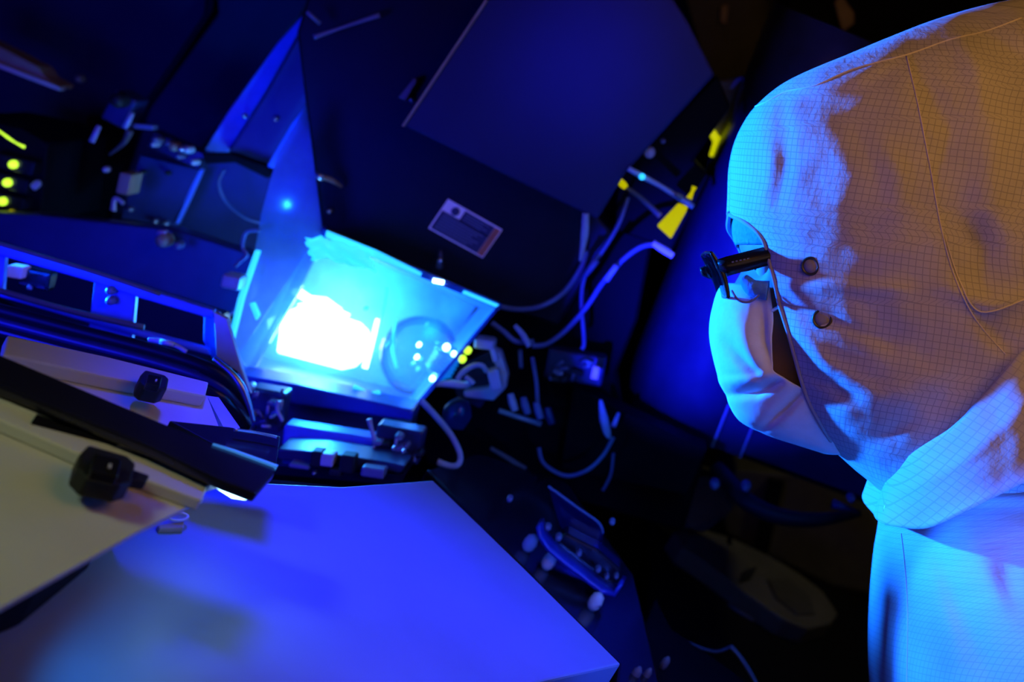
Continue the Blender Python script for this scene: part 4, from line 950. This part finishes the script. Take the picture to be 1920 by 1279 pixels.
G().pp([(1028, 912), (1050, 925), (1128, 985), (1130, 1010), (1118, 1040), (1080, 1030), (1050, 985)], 1.40, .002).build('sheet', 'bluefilm', sc1)
tubeY([(1028, 912, 1.395), (1080, 950, 1.395), (1122, 980, 1.395), (1130, 1000, 1.395)], 2.5).build('rim', 'cable', sc1, smooth=True)
tb2 = root('curved_tub', 1090, 1050, 1.35, 'dark tub with a curved bright blue left rim, beside the white knobs', 'tub')
g = G(); g.grid([[PY(u + 4 * k, v - 8 * k, 1.33 + .015 * k) for u, v in ((1012, 988), (1016, 1008), (1032, 1030), (1058, 1052), (1090, 1076), (1130, 1108), (1150, 1112), (1160, 1095))] for k in range(3)])
g.build('tub_wall', 'deeptint', tb2, smooth=True, solid=.004)
G().pp([(1030, 1025), (1060, 1045), (1130, 1100), (1160, 1092), (1165, 1070), (1120, 1030), (1060, 1000)], 1.37, .03).build('tub_body', 'blackgloss', tb2, bevel=.003)
for u, v, r in ((1028, 985, 7), (1048, 1004, 7), (1086, 1034, 6), (1122, 1064, 6), (1138, 1077, 5), (1156, 1076, 5), (1148, 975, 6), (957, 932, 6)):
    disc(u, v, 1.33, r, .012).build('bead_screw', 'cable', tb2, smooth=True)
# lower right bits
for u, v, r, l in ((1240, 1254, 9, 'small violet knob by the lower frame edge, right of the table corner'), (1186, 1274, 10, 'round dim knob at the bottom edge beside the table corner'), (1206, 1276, 8, 'smaller blue knob at the bottom edge beside the round dim knob')):
    p = PZ(u, v, .925)
    tag(G().lathe(p, (0, 0, 1), [(0, r * .8 * 1.1 / F), (.004, r * 1.15 / F), (.010, r * 1.1 / F), (.014, r * .4 / F)], 16).build('small_knob', 'cable', kp, smooth=True), l)
cab([(1370, 1212, 1.5), (1392, 1238, 1.5), (1420, 1285, 1.5)], 4, 'short blue rod end at the bottom edge of the picture', 'cablepale', 'rod_end')
cab([(1242, 1205, 1.5), (1262, 1196, 1.5), (1290, 1206, 1.5), (1340, 1222, 1.5), (1372, 1212, 1.5)], 3, 'fine blue wire curling above the bottom edge', 'cable', 'wire')
cab([(1366, 1134, 1.9), (1412, 1164, 1.9)], 3, 'thin blue tube drawn as a slit of light on the low cart', 'cable', 'light_slit')  # tube stands in for a slit of light
# ================================================================== TOP RIGHT
tr = root('dark_locker', 1420, 50, 2.6, 'dim greyish locker at the top, left of the person', 'locker')
G().pp([(1230, -200), (1430, -200), (1510, 130), (1480, 200), (1330, 160)], 2.6, .3).build('body', mat('dim_grey', (.07, .07, .06), .6), tr, bevel=.004)
cc = PY(1400, 60, 2.75); G().box((cc.x, cc.y, .75), (.1, .1, .75)).build('plinth', 'blackmatte', tr)
G().pp([(1436, -20), (1446, -20), (1512, 122), (1504, 128)], 2.58, .02).build('edge_strip', 'grey', tr)
G().pp([(1352, 10), (1366, 8), (1362, 45), (1350, 42)], 2.58, .02).build('handle', 'tan', tr, bevel=.002)
tc_ = root('dark_column', 1650, 40, 2.4, 'black column behind the top of the hood', 'column')
G().pp([(1455, -200), (2000, -200), (2000, 300), (1500, 200)], 2.45, .2).build('column_body', 'blackmatte', tc_, bevel=.004)
G().pp([(1564, 5), (1578, -10), (1602, 24), (1602, 44), (1580, 60)], 2.42, .02).build('tan_tag', 'tan', tc_, bevel=.002, lab='small tan tag')
disc(1520, 106, 2.42, 9, .02).build('blue_stud', 'cable', tc_, smooth=True)

# ================================================================== LIGHT
w = bpy.data.worlds.new('world'); sc.world = w; w.use_nodes = True
w.node_tree.nodes['Background'].inputs[0].default_value = (.10, .10, 1, 1)
w.node_tree.nodes['Background'].inputs[1].default_value = .006
sc.view_settings.view_transform = 'Standard'; sc.view_settings.look = 'None'
sc.cycles.max_bounces = 6; sc.cycles.transparent_max_bounces = 10; sc.cycles.sample_clamp_indirect = 4
sc.cycles.caustics_reflective = False; sc.cycles.caustics_refractive = False
BLUE = (.012, .11, 1.0)
DEEP = (.008, .012, 1.0)
def lamp(kind, name, loc, power, color, target=None, size=.1, spot=40, blend=.3, size_y=None):
    l = bpy.data.lights.new(name, kind); o = bpy.data.objects.new(name, l); col.objects.link(o); o.location = loc
    l.energy = power; l.color = color
    if kind == 'AREA': l.size = size; 
    else: l.shadow_soft_size = size
    if size_y: l.shape = 'RECTANGLE'; l.size_y = size_y
    if kind == 'SPOT': l.spot_size = R(spot); l.spot_blend = blend
    if target is not None:
        o.rotation_euler = (Vector(target) - Vector(loc)).to_track_quat('-Z', 'Y').to_euler()
    return o
# inside the exposure chamber
lamp('POINT', 'chamber_lamp', PY(610, 620, 1.60), 3.2, (.02, .30, 1), size=.02)
lamp('POINT', 'chamber_lamp', PY(800, 620, 1.68), .25, (.02, .2, 1), size=.01)
# added blue fill spots off frame, no fixtures there, aimed at the operator
lamp('SPOT', 'blue_fill', PD(-260, 330, 1.52), 400, (.004, .15, 1.0), target=PD(1440, 500, 1.1), size=.02, spot=36, blend=.5)
_o = PD(100, 1900, .75); _a = (PD(2040, 1330, .98) - _o); _b = (PD(1822, 935, .98) - _o)
lamp('SPOT', 'blue_fill', _o, 75, (.006, .12, 1.0), target=_o + _a, size=.01, spot=math.degrees(_a.angle(_b)) * 2, blend=.06)
lamp('SPOT', 'violet_fill', PD(-300, 1300, .7), 6, (.05, .06, 1.0), target=PD(1750, 700, 1.05), size=.1, spot=44, blend=.5)
lamp('SPOT', 'cyan_fill', PD(-220, 1310, .55), 4, (.005, .35, 1.0), target=PZ(430, 1145, 1.0), size=.004, spot=26, blend=1)  # added spot in place of the chamber's reflection on the table
lamp('SPOT', 'yellow_light', Vector((.9, 2.2, 2.4)), 4.5, (1, .9, .45), target=Vector((.75, 2.4, .6)), size=.1, spot=60, blend=.6)  # added spot to brighten the cart area, no fixture seen
lamp('SPOT', 'blue_fill', PY(400, 430, 1.45), .8, (.006, .12, 1.0), target=PY(470, 190, 1.8), size=.002, spot=75, blend=.8)  # added spot with no fixture, lights the posts from below
# added deep blue fills, no fixtures there, over table and machine
lamp('SPOT', 'blue_fill', PD(700, -600, 1.0), 40, DEEP, target=PD(750, 1300, 1.0), size=.08, spot=44, blend=.8)
lamp('SPOT', 'blue_fill', PD(1300, -500, .7), 22, DEEP, target=PY(1090, 130, 1.6), size=.05, spot=16, blend=1)
lamp('SPOT', 'blue_fill', PD(1000, 930, 1.15), 110, DEEP, target=PY(1390, 540, 1.8), size=.002, spot=36, blend=.9)  # added spot in open air, stands in for chamber light
lamp('AREA', 'blue_fill', PD(-900, 700, .9), 4.5, DEEP, target=PY(300, 600, 1.6), size=.3)
# yellow room light from the right and behind
lamp('AREA', 'yellow_light', PD(3300, -900, .55), 1.25, (1, .48, .12), target=PD(1800, 400, 1.1), size=.5)
lamp('SPOT', 'yellow_light', PD(2900, 1300, .3), .8, (1, .6, .45), target=PD(1750, 640, 1.05), size=.2, spot=45, blend=.6)  # added warm fill for the side of the hood
lamp('SPOT', 'yellow_light', Vector((-.75, .1, 1.75)), 10, (.75, 1, .62), target=PZ(-60, 960, 1.05), size=.1, spot=23, blend=.7)  # added greenish spot narrowed to the lower tray
lamp('SPOT', 'blue_fill', PD(1450, 1500, .7), 9, (.02, .08, 1), target=PZ(1060, 1090, .95), size=.02, spot=20, blend=.8)  # added blue spot for the lever knobs, no fixture there
